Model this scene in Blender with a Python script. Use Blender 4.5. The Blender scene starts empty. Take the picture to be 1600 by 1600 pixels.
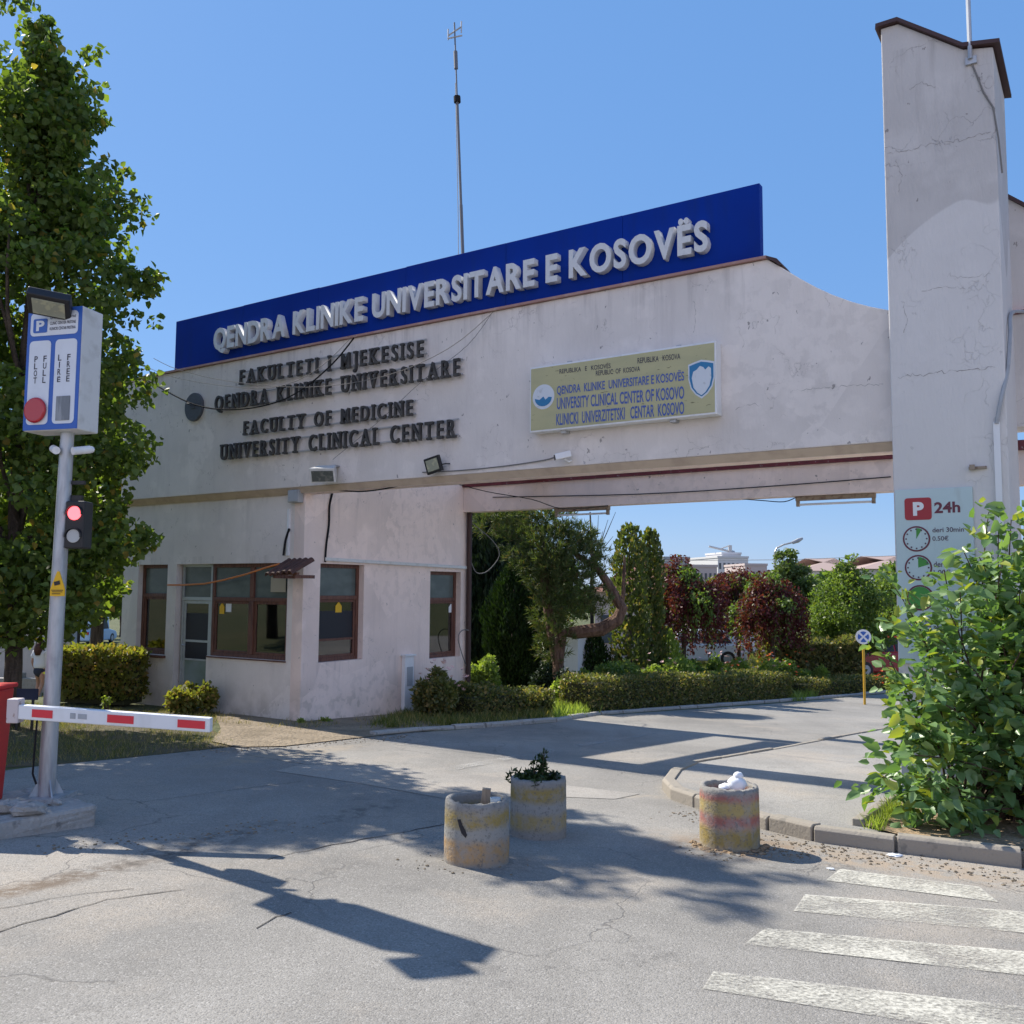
import bpy, bmesh, math, random
import numpy as np
from mathutils import Vector, Matrix
R = math.radians
rng = np.random.default_rng(7)
random.seed(7)
sc = bpy.context.scene
COL = sc.collection

# ------------------------------------------------------------------ camera
FPX, PITCH, ROLL, TH = 1446.1, 0.0835, 0.0068, -0.5783
EYE = Vector((0, 0, 2.2))
cam = bpy.data.objects.new('camera', bpy.data.cameras.new('camera'))
COL.objects.link(cam)
cam.data.sensor_width = 36.0
cam.data.lens = 36.0 * FPX / 1600.0
cam.data.clip_start = 0.05
cam.data.clip_end = 3000
cam.matrix_world = Matrix.Translation(EYE) @ Matrix.Rotation(math.pi / 2 + PITCH, 4, 'X') @ Matrix.Rotation(ROLL, 4, 'Z')
sc.camera = cam

# ------------------------------------------------------------------ light
U = Vector((math.cos(TH), math.sin(TH), 0))
V = Vector((-math.sin(TH), math.cos(TH), 0))
C0 = Vector((-2.9935, 13.3323, 0)) * (2.2 / 1.9)
SUN_EL = R(43.2)
hd = (-(U * 0.995 - V * 0.10)).normalized()            # horizontal direction towards the sun
sun_dir = Vector((hd.x * math.cos(SUN_EL), hd.y * math.cos(SUN_EL), math.sin(SUN_EL)))
w = bpy.data.worlds.new('World')
sc.world = w
w.use_nodes = True
nt = w.node_tree
sky = nt.nodes.new('ShaderNodeTexSky')
sky.sky_type = 'NISHITA'
sky.sun_disc = False
sky.sun_elevation = SUN_EL
sky.sun_rotation = math.atan2(hd.x, hd.y)
sky.altitude = 600
sky.air_density = 1.0
sky.dust_density = 0.25
sky.ozone_density = 2.5
gam = nt.nodes.new('ShaderNodeGamma'); gam.inputs[1].default_value = 0.60
hsv = nt.nodes.new('ShaderNodeHueSaturation'); hsv.inputs['Saturation'].default_value = 1.35; hsv.inputs['Value'].default_value = 1.45
nt.links.new(sky.outputs[0], gam.inputs[0]); nt.links.new(gam.outputs[0], hsv.inputs['Color'])
flat = nt.nodes.new('ShaderNodeMix'); flat.data_type = 'RGBA'; flat.inputs[0].default_value = 0.62
flat.inputs[7].default_value = (0.50, 1.36, 3.3, 1)            # clear deep-blue air
nt.links.new(hsv.outputs[0], flat.inputs[6])
# added warm glow low in the sky behind the camera, brightens shaded walls
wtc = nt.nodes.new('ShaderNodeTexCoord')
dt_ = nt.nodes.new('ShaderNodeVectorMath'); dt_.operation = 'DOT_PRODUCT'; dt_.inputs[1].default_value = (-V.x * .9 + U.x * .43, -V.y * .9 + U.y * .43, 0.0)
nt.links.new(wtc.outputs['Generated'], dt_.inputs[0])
fill1 = nt.nodes.new('ShaderNodeMapRange'); fill1.inputs[1].default_value = 0.05; fill1.inputs[2].default_value = 0.9; fill1.interpolation_type = 'SMOOTHSTEP'
nt.links.new(dt_.outputs['Value'], fill1.inputs[0])
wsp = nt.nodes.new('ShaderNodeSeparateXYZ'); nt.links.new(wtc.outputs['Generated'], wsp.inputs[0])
fill2 = nt.nodes.new('ShaderNodeMapRange'); fill2.inputs[1].default_value = 0.0; fill2.inputs[2].default_value = 0.75; fill2.inputs[3].default_value = 1.0; fill2.inputs[4].default_value = 0.0
nt.links.new(wsp.outputs[2], fill2.inputs[0])
fill3 = nt.nodes.new('ShaderNodeMath'); fill3.operation = 'MULTIPLY'; nt.links.new(fill1.outputs[0], fill3.inputs[0]); nt.links.new(fill2.outputs[0], fill3.inputs[1])
fill_mix = nt.nodes.new('ShaderNodeMix'); fill_mix.data_type = 'RGBA'; fill_mix.blend_type = 'ADD'
fill_mix.inputs[7].default_value = (4.2, 3.1, 2.6, 1)
nt.links.new(fill3.outputs[0], fill_mix.inputs[0]); nt.links.new(flat.outputs[2], fill_mix.inputs[6])
nt.links.new(fill_mix.outputs[2], nt.nodes['Background'].inputs[0])
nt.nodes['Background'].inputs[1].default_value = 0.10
sun = bpy.data.objects.new('sun', bpy.data.lights.new('sun', 'SUN'))
COL.objects.link(sun)
sun.data.energy = 3.3
sun.data.angle = R(0.5)
sun.data.color = (1.0, 0.93, 0.82)
sun.rotation_euler = (-sun_dir).to_track_quat('-Z', 'Y').to_euler()
sc.view_settings.view_transform = 'Standard'
sc.view_settings.look = 'None'
sc.view_settings.exposure = 1.25
sc.view_settings.gamma = 1.0

# ------------------------------------------------------------------ survey helpers
_cp, _sp = math.cos(PITCH), math.sin(PITCH)
_f = Vector((0, _cp, _sp)); _u0 = Vector((0, -_sp, _cp)); _r0 = Vector((1, 0, 0))
_r = _r0 * math.cos(ROLL) + _u0 * math.sin(ROLL)
_u = -_r0 * math.sin(ROLL) + _u0 * math.cos(ROLL)
def ray(x, y): return _f + _r * ((x - 800) / FPX) - _u * ((y - 800) / FPX)
def at(x, y, Y):
    d = ray(x, y); return EYE + d * (Y / d.y)
def gz(p):
    q = Vector((p[0], p[1], 0)) - C0; v = q.dot(V); u = q.dot(U)
    if u < -6 and -2 < v:                                  # the lawn left of the booth lies a little lower
        t = min(1, (-6 - u) / 4); k = min(1, (v + 2) / 3); dip = -0.62 * t * t * (3 - 2 * t) * k * k * (3 - 2 * k)
    else: dip = 0.0
    if v < 12: return -0.055 * v + dip
    if v < 22:
        t = v - 12; return -0.66 - 0.055 * t + 0.055 * t * t / 20 + dip
    return -0.935 + dip
def gnd(x, y, dz=0.0):
    d = ray(x, y); z = 0.0; p = None
    for _ in range(60):
        p = EYE + d * ((z - EYE.z) / d.z)
        z = 0.5 * z + 0.5 * (gz(p) + dz)
    return Vector((p.x, p.y, gz(p) + dz))
def on_plane(x, y, P0, N):
    d = ray(x, y); return EYE + d * ((P0 - EYE).dot(N) / d.dot(N))
def fac(x, y, v=-0.12):
    p = on_plane(x, y, C0 + V * v, V); return (p - C0).dot(U), p.z
def side(x, y, u=0.0):
    p = on_plane(x, y, C0 + U * u, U); return (p - C0).dot(V), p.z
def uv(u, v, z=0.0): return C0 + U * u + V * v + Vector((0, 0, z))
def guv(u, v, dz=0.0):
    p = uv(u, v); return Vector((p.x, p.y, gz(p) + dz))
GATE = Matrix.Translation(C0) @ Matrix.Rotation(TH, 4, 'Z')

# ------------------------------------------------------------------ mesh helpers
class MB:
    def __init__(s): s.v = []; s.f = []; s.m = []
    def add(s, vs, fs, m=0):
        o = len(s.v); s.v += [tuple(v) for v in vs]
        for f in fs: s.f.append([i + o for i in f]); s.m.append(m)
        return s
    def box(s, x0, x1, y0, y1, z0, z1, m=0, M=None):
        vs = [Vector((x, y, z)) for z in (z0, z1) for y in (y0, y1) for x in (x0, x1)]
        if M is not None: vs = [M @ v for v in vs]
        return s.add(vs, [(0, 2, 3, 1), (4, 5, 7, 6), (0, 1, 5, 4), (2, 6, 7, 3), (0, 4, 6, 2), (1, 3, 7, 5)], m)
    def prism(s, pts, d0, d1, m=0, axis='y', M=None):
        # outline pts in (x,z) extruded along y, or (x,y) extruded along z
        n = len(pts)
        if axis == 'y': vs = [Vector((a, d, b)) for d in (d0, d1) for a, b in pts]
        elif axis == 'x': vs = [Vector((d, a, b)) for d in (d0, d1) for a, b in pts]
        else: vs = [Vector((a, b, d)) for d in (d0, d1) for a, b in pts]
        if M is not None: vs = [M @ v for v in vs]
        fs = [list(range(n)), list(range(2 * n - 1, n - 1, -1))]
        fs += [(i, n + i, n + (i + 1) % n, (i + 1) % n) for i in range(n)]
        return s.add(vs, fs, m)
    def tube(s, pts, r, n=8, m=0, caps=True):
        pts = [Vector(p) for p in pts]; k = len(pts)
        rr = r if isinstance(r, (list, tuple)) else [r] * k
        vs = []; prev = None
        for i, p in enumerate(pts):
            t = (pts[min(i + 1, k - 1)] - pts[max(i - 1, 0)])
            t = t.normalized() if t.length > 1e-9 else Vector((0, 0, 1))
            a = prev if prev is not None else (Vector((1, 0, 0)) if abs(t.x) < .8 else Vector((0, 1, 0)))
            a = (a - t * a.dot(t)).normalized(); prev = a
            b = t.cross(a)
            for j in range(n):
                q = 2 * math.pi * j / n
                vs.append(p + (a * math.cos(q) + b * math.sin(q)) * rr[i])
        fs = []
        for i in range(k - 1):
            for j in range(n):
                fs.append((i * n + j, i * n + (j + 1) % n, (i + 1) * n + (j + 1) % n, (i + 1) * n + j))
        if caps: fs += [list(range(n - 1, -1, -1)), [(k - 1) * n + j for j in range(n)]]
        return s.add(vs, fs, m)
    def lathe(s, prof, n=32, m=0, c=(0, 0, 0), closed=False):
        vs = []
        for r, z in prof:
            for j in range(n):
                q = 2 * math.pi * j / n
                vs.append((c[0] + r * math.cos(q), c[1] + r * math.sin(q), c[2] + z))
        fs = []; k = len(prof)
        for i in range(k - 1 if not closed else k):
            i2 = (i + 1) % k
            for j in range(n):
                fs.append((i * n + j, i * n + (j + 1) % n, i2 * n + (j + 1) % n, i2 * n + j))
        return s.add(vs, fs, m)
    def disc(s, r, d0, d1, n=24, m=0, M=None, rx=None):
        # axis along y
        pts = [((rx or r) * math.cos(2 * math.pi * j / n), r * math.sin(2 * math.pi * j / n)) for j in range(n)]
        return s.prism(pts, d0, d1, m, 'y', M)
    def ball(s, c, r, n=12, k=8, m=0, noise=0.0):
        c = Vector(c); r = r if isinstance(r, (tuple, list)) else (r, r, r)
        vs = []; fs = []
        for i in range(k + 1):
            a = math.pi * i / k
            for j in range(n):
                b = 2 * math.pi * j / n; q = 1 + noise * random.uniform(-1, 1)
                vs.append(c + Vector((r[0] * math.sin(a) * math.cos(b), r[1] * math.sin(a) * math.sin(b), r[2] * math.cos(a))) * q)
        for i in range(k):
            for j in range(n): fs.append((i * n + j, (i + 1) * n + j, (i + 1) * n + (j + 1) % n, i * n + (j + 1) % n))
        return s.add(vs, fs, m)
    def grow(s, o):
        return s.add(o.v, o.f)
def obj(name, mb, mats, parent=None, M=None, smooth=False, bevel=0.0, kind=None):
    me = bpy.data.meshes.new(name)
    me.from_pydata(mb.v, [], mb.f)
    mats = mats if isinstance(mats, (list, tuple)) else [mats]
    for m in mats: me.materials.append(m)
    if len(mats) > 1: me.polygons.foreach_set('material_index', mb.m)
    if smooth: me.polygons.foreach_set('use_smooth', [True] * len(me.polygons))
    b = bmesh.new(); b.from_mesh(me)
    bmesh.ops.recalc_face_normals(b, faces=b.faces)
    b.to_mesh(me); b.free()
    o = bpy.data.objects.new(name, me); COL.objects.link(o)
    if smooth and smooth != 'all':
        mod = o.modifiers.new('n', 'EDGE_SPLIT'); mod.split_angle = R(40)
    if bevel:
        mod = o.modifiers.new('b', 'BEVEL'); mod.width = bevel; mod.segments = 2; mod.limit_method = 'ANGLE'
    if parent is not None: o.parent = parent
    if M is not None: o.matrix_local = M
    if kind: o['kind'] = kind
    return o
def tag(o, label, cat, group=None):
    o['label'] = label; o['category'] = cat
    if group: o['group'] = group
    return o
def thing(name, label, cat, M=None, group=None):
    o = bpy.data.objects.new(name, None); COL.objects.link(o); o.empty_display_size = .2
    if M is not None:
        o.matrix_world = M if isinstance(M, Matrix) else Matrix.Translation(M)
    return tag(o, label, cat, group)
def rz(a): return Matrix.Rotation(a, 4, 'Z')
def T(x, y, z): return Matrix.Translation((x, y, z))
def copy_tree(o, parent=None, M=None):
    c = o.copy(); COL.objects.link(c); c.parent = parent
    if M is not None: c.matrix_world = M
    for ch in [q for q in COL.objects if q.parent == o]:
        d = copy_tree(ch, c)
    return c
def np_mesh(name, V3, F, mat, parent=None, M=None):
    me = bpy.data.meshes.new(name)
    V3 = np.asarray(V3, dtype=np.float32); F = np.asarray(F, dtype=np.int32)
    n, k = F.shape
    me.vertices.add(len(V3)); me.vertices.foreach_set('co', V3.ravel())
    me.loops.add(n * k); me.loops.foreach_set('vertex_index', F.ravel())
    me.polygons.add(n); me.polygons.foreach_set('loop_start', np.arange(0, n * k, k, dtype=np.int32))
    me.update(calc_edges=True)
    me.materials.append(mat)
    o = bpy.data.objects.new(name, me); COL.objects.link(o)
    if parent is not None: o.parent = parent
    if M is not None: o.matrix_local = M
    return o

# ------------------------------------------------------------------ materials
def _mix(nt, a, b, fac, mode='MIX'):
    n = nt.nodes.new('ShaderNodeMix'); n.data_type = 'RGBA'; n.blend_type = mode
    for i, val in ((6, a), (7, b)):
        if isinstance(val, tuple): n.inputs[i].default_value = (*val, 1)
        else: nt.links.new(val, n.inputs[i])
    if isinstance(fac, float): n.inputs[0].default_value = fac
    else: nt.links.new(fac, n.inputs[0])
    return n.outputs[2]
def _noise(nt, vec, scale, detail=4, rough=.55, dist=0.0):
    n = nt.nodes.new('ShaderNodeTexNoise'); n.inputs['Scale'].default_value = scale
    n.inputs['Detail'].default_value = detail; n.inputs['Roughness'].default_value = rough
    n.inputs['Distortion'].default_value = dist
    nt.links.new(vec, n.inputs['Vector']); return n.outputs['Fac']
def _range(nt, v, a, b, c=0.0, d=1.0):
    n = nt.nodes.new('ShaderNodeMapRange'); n.clamp = True
    for i, x in enumerate((a, b, c, d)): n.inputs[1 + i].default_value = x
    nt.links.new(v, n.inputs[0]); return n.outputs[0]
def _map(nt, vec, s):
    n = nt.nodes.new('ShaderNodeMapping'); n.inputs['Scale'].default_value = s
    nt.links.new(vec, n.inputs['Vector']); return n.outputs[0]
def _math(nt, op, a, b):
    n = nt.nodes.new('ShaderNodeMath'); n.operation = op
    for i, x in enumerate((a, b)):
        if isinstance(x, (int, float)): n.inputs[i].default_value = x
        else: nt.links.new(x, n.inputs[i])
    return n.outputs[0]
def base(name, rough=.8, metal=0.0, spec=.5):
    m = bpy.data.materials.new(name); m.use_nodes = True
    nt = m.node_tree; b = nt.nodes['Principled BSDF']
    b.inputs['Roughness'].default_value = rough; b.inputs['Metallic'].default_value = metal
    b.inputs['Specular IOR Level'].default_value = spec
    tc = nt.nodes.new('ShaderNodeTexCoord')
    return m, nt, b, tc.outputs['Object']
def mat(name, col, rough=.7, metal=0.0, layers=(), bump=None, spec=.4, em=None):
    """plain colour plus noise layers (scale3 or scale, colour, lo, hi, amount)"""
    m, nt, b, vec = base(name, rough, metal, spec)
    c = None
    for (s, col2, lo, hi, amt) in layers:
        vv = _map(nt, vec, s) if isinstance(s, tuple) else vec
        f = _range(nt, _noise(nt, vv, 1.0 if isinstance(s, tuple) else s), lo, hi, 0, amt)
        c = _mix(nt, c if c is not None else tuple(col), tuple(col2), f)
    if c is None: b.inputs['Base Color'].default_value = (*col, 1)
    else: nt.links.new(c, b.inputs['Base Color'])
    if bump:
        n = nt.nodes.new('ShaderNodeBump'); n.inputs['Strength'].default_value = bump[1]
        n.inputs['Distance'].default_value = bump[2] if len(bump) > 2 else .01
        nt.links.new(_noise(nt, vec, bump[0], 3), n.inputs['Height']); nt.links.new(n.outputs[0], b.inputs['Normal'])
    if em:
        b.inputs['Emission Color'].default_value = (*em[0], 1); b.inputs['Emission Strength'].default_value = em[1]
    return m
def plaster(name, col, stain, wear=.45, seed=0.0, ledges=()):
    m, nt, b, vec = base(name, .9, 0, .2)
    mp = nt.nodes.new('ShaderNodeMapping'); mp.inputs['Location'].default_value = (seed, seed, seed)
    nt.links.new(vec, mp.inputs['Vector']); vec = mp.outputs[0]
    c = _mix(nt, col, tuple(x * .84 for x in col), _range(nt, _noise(nt, vec, .8, 5), .35, .7))
    c = _mix(nt, c, tuple(min(1, x * 1.1) for x in col), _range(nt, _noise(nt, vec, 2.3, 4), .55, .68, 0, .55))
    # rain streaks run down the wall
    st = _range(nt, _noise(nt, _map(nt, vec, (4, 4, .5)), 1.0, 6, .65), .54, .8, 0, .38)
    c = _mix(nt, c, stain, st)
    # dirt along the foot of the walls
    sp = nt.nodes.new('ShaderNodeSeparateXYZ'); nt.links.new(vec, sp.inputs[0])
    foot = _math(nt, 'MULTIPLY', _range(nt, sp.outputs[2], seed + .75, seed - .2, 0, 1), _range(nt, _noise(nt, vec, 3.1, 5), .35, .65, .1, .8))
    c = _mix(nt, c, (.36, .31, .25), foot)
    for zl, dep in ledges:                                # grime washed down from copings and ledges
        win = _math(nt, 'MULTIPLY', _range(nt, sp.outputs[2], seed + zl - dep, seed + zl, 0, 1), _range(nt, sp.outputs[2], seed + zl, seed + zl + .02, 1, 0))
        dr = _math(nt, 'MULTIPLY', win, _range(nt, _noise(nt, _map(nt, vec, (6, 6, .5)), 1.0, 6, .7), .52, .74, 0, .55))
        c = _mix(nt, c, tuple(x * .62 for x in stain), dr)
    # patched and repainted areas with hard edges
    pv_ = nt.nodes.new('ShaderNodeTexVoronoi'); pv_.inputs['Scale'].default_value = .8; pv_.inputs['Randomness'].default_value = 1.0
    nt.links.new(vec, pv_.inputs['Vector']); psep = nt.nodes.new('ShaderNodeSeparateColor'); nt.links.new(pv_.outputs['Color'], psep.inputs[0])
    c = _mix(nt, c, tuple(min(1, x * 1.08) for x in col), _math(nt, 'MULTIPLY', _range(nt, psep.outputs[0], .7, .71), _range(nt, _noise(nt, vec, 6, 4), .42, .5, 0, .5)))
    # cracks, chipped paint
    no = nt.nodes.new('ShaderNodeTexNoise'); no.inputs['Scale'].default_value = 3.0; no.inputs['Detail'].default_value = 6
    nt.links.new(vec, no.inputs['Vector'])
    wv = nt.nodes.new('ShaderNodeVectorMath'); wv.operation = 'MULTIPLY_ADD'
    nt.links.new(no.outputs['Color'], wv.inputs[0]); wv.inputs[1].default_value = (.7, .7, .7); nt.links.new(vec, wv.inputs[2])
    vo = nt.nodes.new('ShaderNodeTexVoronoi'); vo.feature = 'DISTANCE_TO_EDGE'; vo.inputs['Scale'].default_value = 2.6
    nt.links.new(wv.outputs[0], vo.inputs['Vector'])
    crack = _math(nt, 'MULTIPLY', _range(nt, vo.outputs['Distance'], .0, .012, 1, 0), _range(nt, _noise(nt, vec, 1.4, 3), .53, .63, 0, wear))
    c = _mix(nt, c, (.22, .2, .19), crack)
    spots = _range(nt, _noise(nt, _map(nt, vec, (11, 11, 7)), 1.0, 3, .6), .70, .715, 0, .7)
    c = _mix(nt, c, (.2, .18, .17), spots)
    nt.links.new(c, b.inputs['Base Color'])
    bn = nt.nodes.new('ShaderNodeBump'); bn.inputs['Strength'].default_value = .55; bn.inputs['Distance'].default_value = .012
    h = _math(nt, 'ADD', _noise(nt, _map(nt, vec, (38, 38, 9)), 1.0, 4, .6), _math(nt, 'MULTIPLY', crack, -1.5))
    nt.links.new(h, bn.inputs['Height']); nt.links.new(bn.outputs[0], b.inputs['Normal'])
    return m
def asphalt(name, col, seed=0.0, crack_amt=.75, blobs=()):
    m, nt, b, vec = base(name, .88, 0, .25); tc_ = vec
    mp = nt.nodes.new('ShaderNodeMapping'); mp.inputs['Location'].default_value = (seed, seed * 2, 0)
    nt.links.new(vec, mp.inputs['Vector']); vec = mp.outputs[0]
    big = _noise(nt, vec, .35, 6, .6)
    c = _mix(nt, tuple(x * .74 for x in col), tuple(x * 1.16 for x in col), _range(nt, big, .36, .62))
    c = _mix(nt, c, tuple(x * .8 for x in col), _range(nt, _noise(nt, _map(nt, vec, (1.9, .22, 1)), 1.0, 4), .52, .7, 0, .6))
    c = _mix(nt, c, (.085, .082, .08), _range(nt, _noise(nt, vec, 1.1, 6, .65), .6, .74, 0, .45))       # oil stains
    c = _mix(nt, c, (.40, .345, .28), _range(nt, _noise(nt, vec, .45, 7, .7), .5, .68, 0, .6))          # dust
    vo = nt.nodes.new('ShaderNodeTexVoronoi'); vo.inputs['Scale'].default_value = 120; nt.links.new(vec, vo.inputs['Vector'])
    sepc = nt.nodes.new('ShaderNodeSeparateColor'); nt.links.new(vo.outputs['Color'], sepc.inputs[0])
    c = _mix(nt, c, tuple(x * .55 for x in col), _range(nt, sepc.outputs[0], .0, .4, .7, 0))
    c = _mix(nt, c, (.5, .48, .45), _range(nt, sepc.outputs[1], .8, 1.0, 0, .4))
    no = nt.nodes.new('ShaderNodeTexNoise'); no.inputs['Scale'].default_value = 1.5; no.inputs['Detail'].default_value = 5
    nt.links.new(vec, no.inputs['Vector'])
    wv = nt.nodes.new('ShaderNodeVectorMath'); wv.operation = 'MULTIPLY_ADD'
    nt.links.new(no.outputs['Color'], wv.inputs[0]); wv.inputs[1].default_value = (1.1, 1.1, 1.1); nt.links.new(vec, wv.inputs[2])
    v2 = nt.nodes.new('ShaderNodeTexVoronoi'); v2.feature = 'DISTANCE_TO_EDGE'; v2.inputs['Scale'].default_value = .55
    nt.links.new(wv.outputs[0], v2.inputs['Vector'])
    crack = _math(nt, 'MULTIPLY', _range(nt, v2.outputs['Distance'], .0, .009, 1, 0), _range(nt, _noise(nt, vec, .5, 3), .46, .56, 0, crack_amt))
    c = _mix(nt, c, (.07, .066, .062), _math(nt, 'MULTIPLY', crack, .7))
    for (cx, cy, rx, ry, rot, cc, amt, nlo, nhi) in blobs:
        mp2 = nt.nodes.new('ShaderNodeMapping'); mp2.vector_type = 'TEXTURE'
        mp2.inputs['Location'].default_value = (cx, cy, 0); mp2.inputs['Rotation'].default_value = (0, 0, rot); mp2.inputs['Scale'].default_value = (rx, ry, 50)
        nt.links.new(tc_, mp2.inputs['Vector'])
        ln = nt.nodes.new('ShaderNodeVectorMath'); ln.operation = 'LENGTH'; nt.links.new(mp2.outputs[0], ln.inputs[0])
        f = _math(nt, 'MULTIPLY', _range(nt, ln.outputs['Value'], 1.0, .35, 0, 1), _range(nt, _noise(nt, tc_, 6.5, 7, .72), nlo, nhi, 0, amt))
        c = _mix(nt, c, cc, f)
    nt.links.new(c, b.inputs['Base Color'])
    bn = nt.nodes.new('ShaderNodeBump'); bn.inputs['Strength'].default_value = .4; bn.inputs['Distance'].default_value = .010
    h = _math(nt, 'ADD', _math(nt, 'MULTIPLY', vo.outputs['Distance'], -.8), _math(nt, 'ADD', _noise(nt, vec, 60, 3), _math(nt, 'MULTIPLY', crack, -1.5)))
    nt.links.new(h, bn.inputs['Height']); nt.links.new(bn.outputs[0], b.inputs['Normal'])
    return m
def leafmat(name, c1, c2, c3=None, trans=.35, rough=.5, spec=.35, p3=.92):
    m = bpy.data.materials.new(name); m.use_nodes = True; nt = m.node_tree
    b = nt.nodes['Principled BSDF']; out = nt.nodes['Material Output']
    b.inputs['Roughness'].default_value = rough; b.inputs['Specular IOR Level'].default_value = spec
    g = nt.nodes.new('ShaderNodeNewGeometry'); r = g.outputs['Random Per Island']
    c = _mix(nt, c1, c2, r)
    if c3: c = _mix(nt, c, c3, _range(nt, r, p3, min(1.0, p3 + .02)))
    nt.links.new(c, b.inputs['Base Color'])
    t = nt.nodes.new('ShaderNodeBsdfTranslucent')
    tcol = _mix(nt, c, (1.0, 1.0, .35), .9, 'MULTIPLY')
    br = nt.nodes.new('ShaderNodeBrightContrast'); br.inputs['Bright'].default_value = .0
    mul = _mix(nt, tcol, (1.5, 1.6, 1.2), 1.0, 'MULTIPLY')
    nt.links.new(mul, t.inputs['Color'])
    mx = nt.nodes.new('ShaderNodeMixShader'); mx.inputs[0].default_value = trans
    nt.links.new(b.outputs[0], mx.inputs[1]); nt.links.new(t.outputs[0], mx.inputs[2])
    nt.links.new(mx.outputs[0], out.inputs['Surface'])
    return m
def glassmat(name, tint=(.75, .85, .82), refl=.25):
    m = bpy.data.materials.new(name); m.use_nodes = True; nt = m.node_tree; nt.nodes.remove(nt.nodes['Principled BSDF'])
    out = nt.nodes['Material Output']
    tr = nt.nodes.new('ShaderNodeBsdfTransparent'); tr.inputs[0].default_value = (*tint, 1)
    gl = nt.nodes.new('ShaderNodeBsdfGlossy'); gl.inputs['Roughness'].default_value = .02
    fr = nt.nodes.new('ShaderNodeFresnel'); fr.inputs[0].default_value = 1.5
    f = _range(nt, fr.outputs[0], 0.0, 1.0, refl, 1.0)
    mx = nt.nodes.new('ShaderNodeMixShader'); nt.links.new(f, mx.inputs[0])
    nt.links.new(tr.outputs[0], mx.inputs[1]); nt.links.new(gl.outputs[0], mx.inputs[2]); nt.links.new(mx.outputs[0], out.inputs['Surface'])
    return m
def worn_paint(name, col, lo=.42, hi=.56):
    m, nt, b, vec = base(name, .75, 0, .3)
    b.inputs['Base Color'].default_value = (*col, 1)
    n1 = _noise(nt, vec, 2.2, 6, .7); n2 = _noise(nt, vec, 45, 3, .7)
    f = _math(nt, 'ADD', _math(nt, 'MULTIPLY', n1, .6), _math(nt, 'MULTIPLY', n2, .4))
    f = _range(nt, f, lo, hi, .08, .92)
    c = _mix(nt, tuple(x * .75 for x in col), col, _range(nt, n2, .3, .6)); nt.links.new(c, b.inputs['Base Color'])
    tr = nt.nodes.new('ShaderNodeBsdfTransparent'); mx = nt.nodes.new('ShaderNodeMixShader')
    nt.links.new(f, mx.inputs[0]); nt.links.new(tr.outputs[0], mx.inputs[1]); nt.links.new(b.outputs[0], mx.inputs[2])
    nt.links.new(mx.outputs[0], nt.nodes['Material Output'].inputs['Surface'])
    return m
def banded(name, bands, grime=(.3, .29, .27)):
    """painted rings on a concrete pipe: bands = [(height fraction, colour)], paint wears and blends"""
    m, nt, b, vec = base(name, .92, 0, .2)
    sp = nt.nodes.new('ShaderNodeSeparateXYZ'); nt.links.new(vec, sp.inputs[0])
    z = _math(nt, 'ADD', sp.outputs[2], _math(nt, 'MULTIPLY', _math(nt, 'SUBTRACT', _noise(nt, vec, 9, 5), .5), .06))
    c = None
    prev = bands[0][1]
    for zz, cc in bands[1:]:
        f = _range(nt, z, zz - .022, zz + .022)
        c = _mix(nt, c if c is not None else prev, cc, f)
    c = _mix(nt, c, grime, _range(nt, _noise(nt, vec, 11, 7, .7), .44, .66, 0, .8))
    c = _mix(nt, c, tuple(x * .5 for x in grime), _range(nt, _noise(nt, vec, 38, 4, .7), .54, .66, 0, .75))
    nt.links.new(c, b.inputs['Base Color'])
    bn = nt.nodes.new('ShaderNodeBump'); bn.inputs['Strength'].default_value = .9; bn.inputs['Distance'].default_value = .012
    nt.links.new(_noise(nt, vec, 30, 6, .7), bn.inputs['Height']); nt.links.new(bn.outputs[0], b.inputs['Normal'])
    return m

MT = {}
MT['plaster'] = plaster('plaster', (.75, .69, .64), (.50, .45, .43), .5, 0.0, ((6.25, .9), (2.75, .5), (3.85, .25)))
MT['plaster_side'] = plaster('plaster_pink', (.86, .71, .63), (.52, .43, .40), .4, 3.0, ((.95, .8), (3.8, .8)))
def repaint(m):
    nt = m.node_tree; b = nt.nodes['Principled BSDF']; src = b.inputs['Base Color'].links[0].from_socket
    tc = nt.nodes['Texture Coordinate'].outputs['Object']; sp = nt.nodes.new('ShaderNodeSeparateXYZ'); nt.links.new(tc, sp.inputs[0])
    h = _math(nt, 'ADD', sp.outputs[2], _math(nt, 'MULTIPLY', _noise(nt, _map(nt, tc, (1.1, 1.1, .5)), 1.0, 1), -2.6))
    f = _range(nt, h, 4.75, 4.78, 1, 0)
    c = _mix(nt, src, (.72, .70, .68), _math(nt, 'MULTIPLY', f, .6)); nt.links.new(c, b.inputs['Base Color'])
MT['plaster_tower'] = plaster('plaster_tower', (.555, .53, .51), (.42, .39, .37), .65, 7.0, ((8.3, 1.6),))
repaint(MT['plaster_tower'])
MT['plaster_far'] = plaster('plaster_wing', (.60, .57, .56), (.42, .39, .38), .5, 11.0)
MT['tan'] = mat('lip_render', (.50, .40, .30), .9, layers=[(4, (.34, .26, .2), .45, .7, .6)])
MT['maroon'] = mat('maroon_paint', (.16, .028, .035), .6, layers=[(14, (.45, .36, .34), .62, .66, .7), (5, (.09, .02, .02), .4, .6, .6)])
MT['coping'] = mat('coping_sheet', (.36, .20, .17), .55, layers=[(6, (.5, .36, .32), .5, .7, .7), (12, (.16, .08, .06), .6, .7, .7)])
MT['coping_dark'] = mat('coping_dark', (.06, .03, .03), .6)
MT['blue'] = mat('blue_sheet', (.002, .03, .26), .7, layers=[(.5, (.004, .022, .19), .4, .6, .6), ((7, 7, .8), (.006, .03, .20), .5, .75, .7)], spec=.1)
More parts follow.
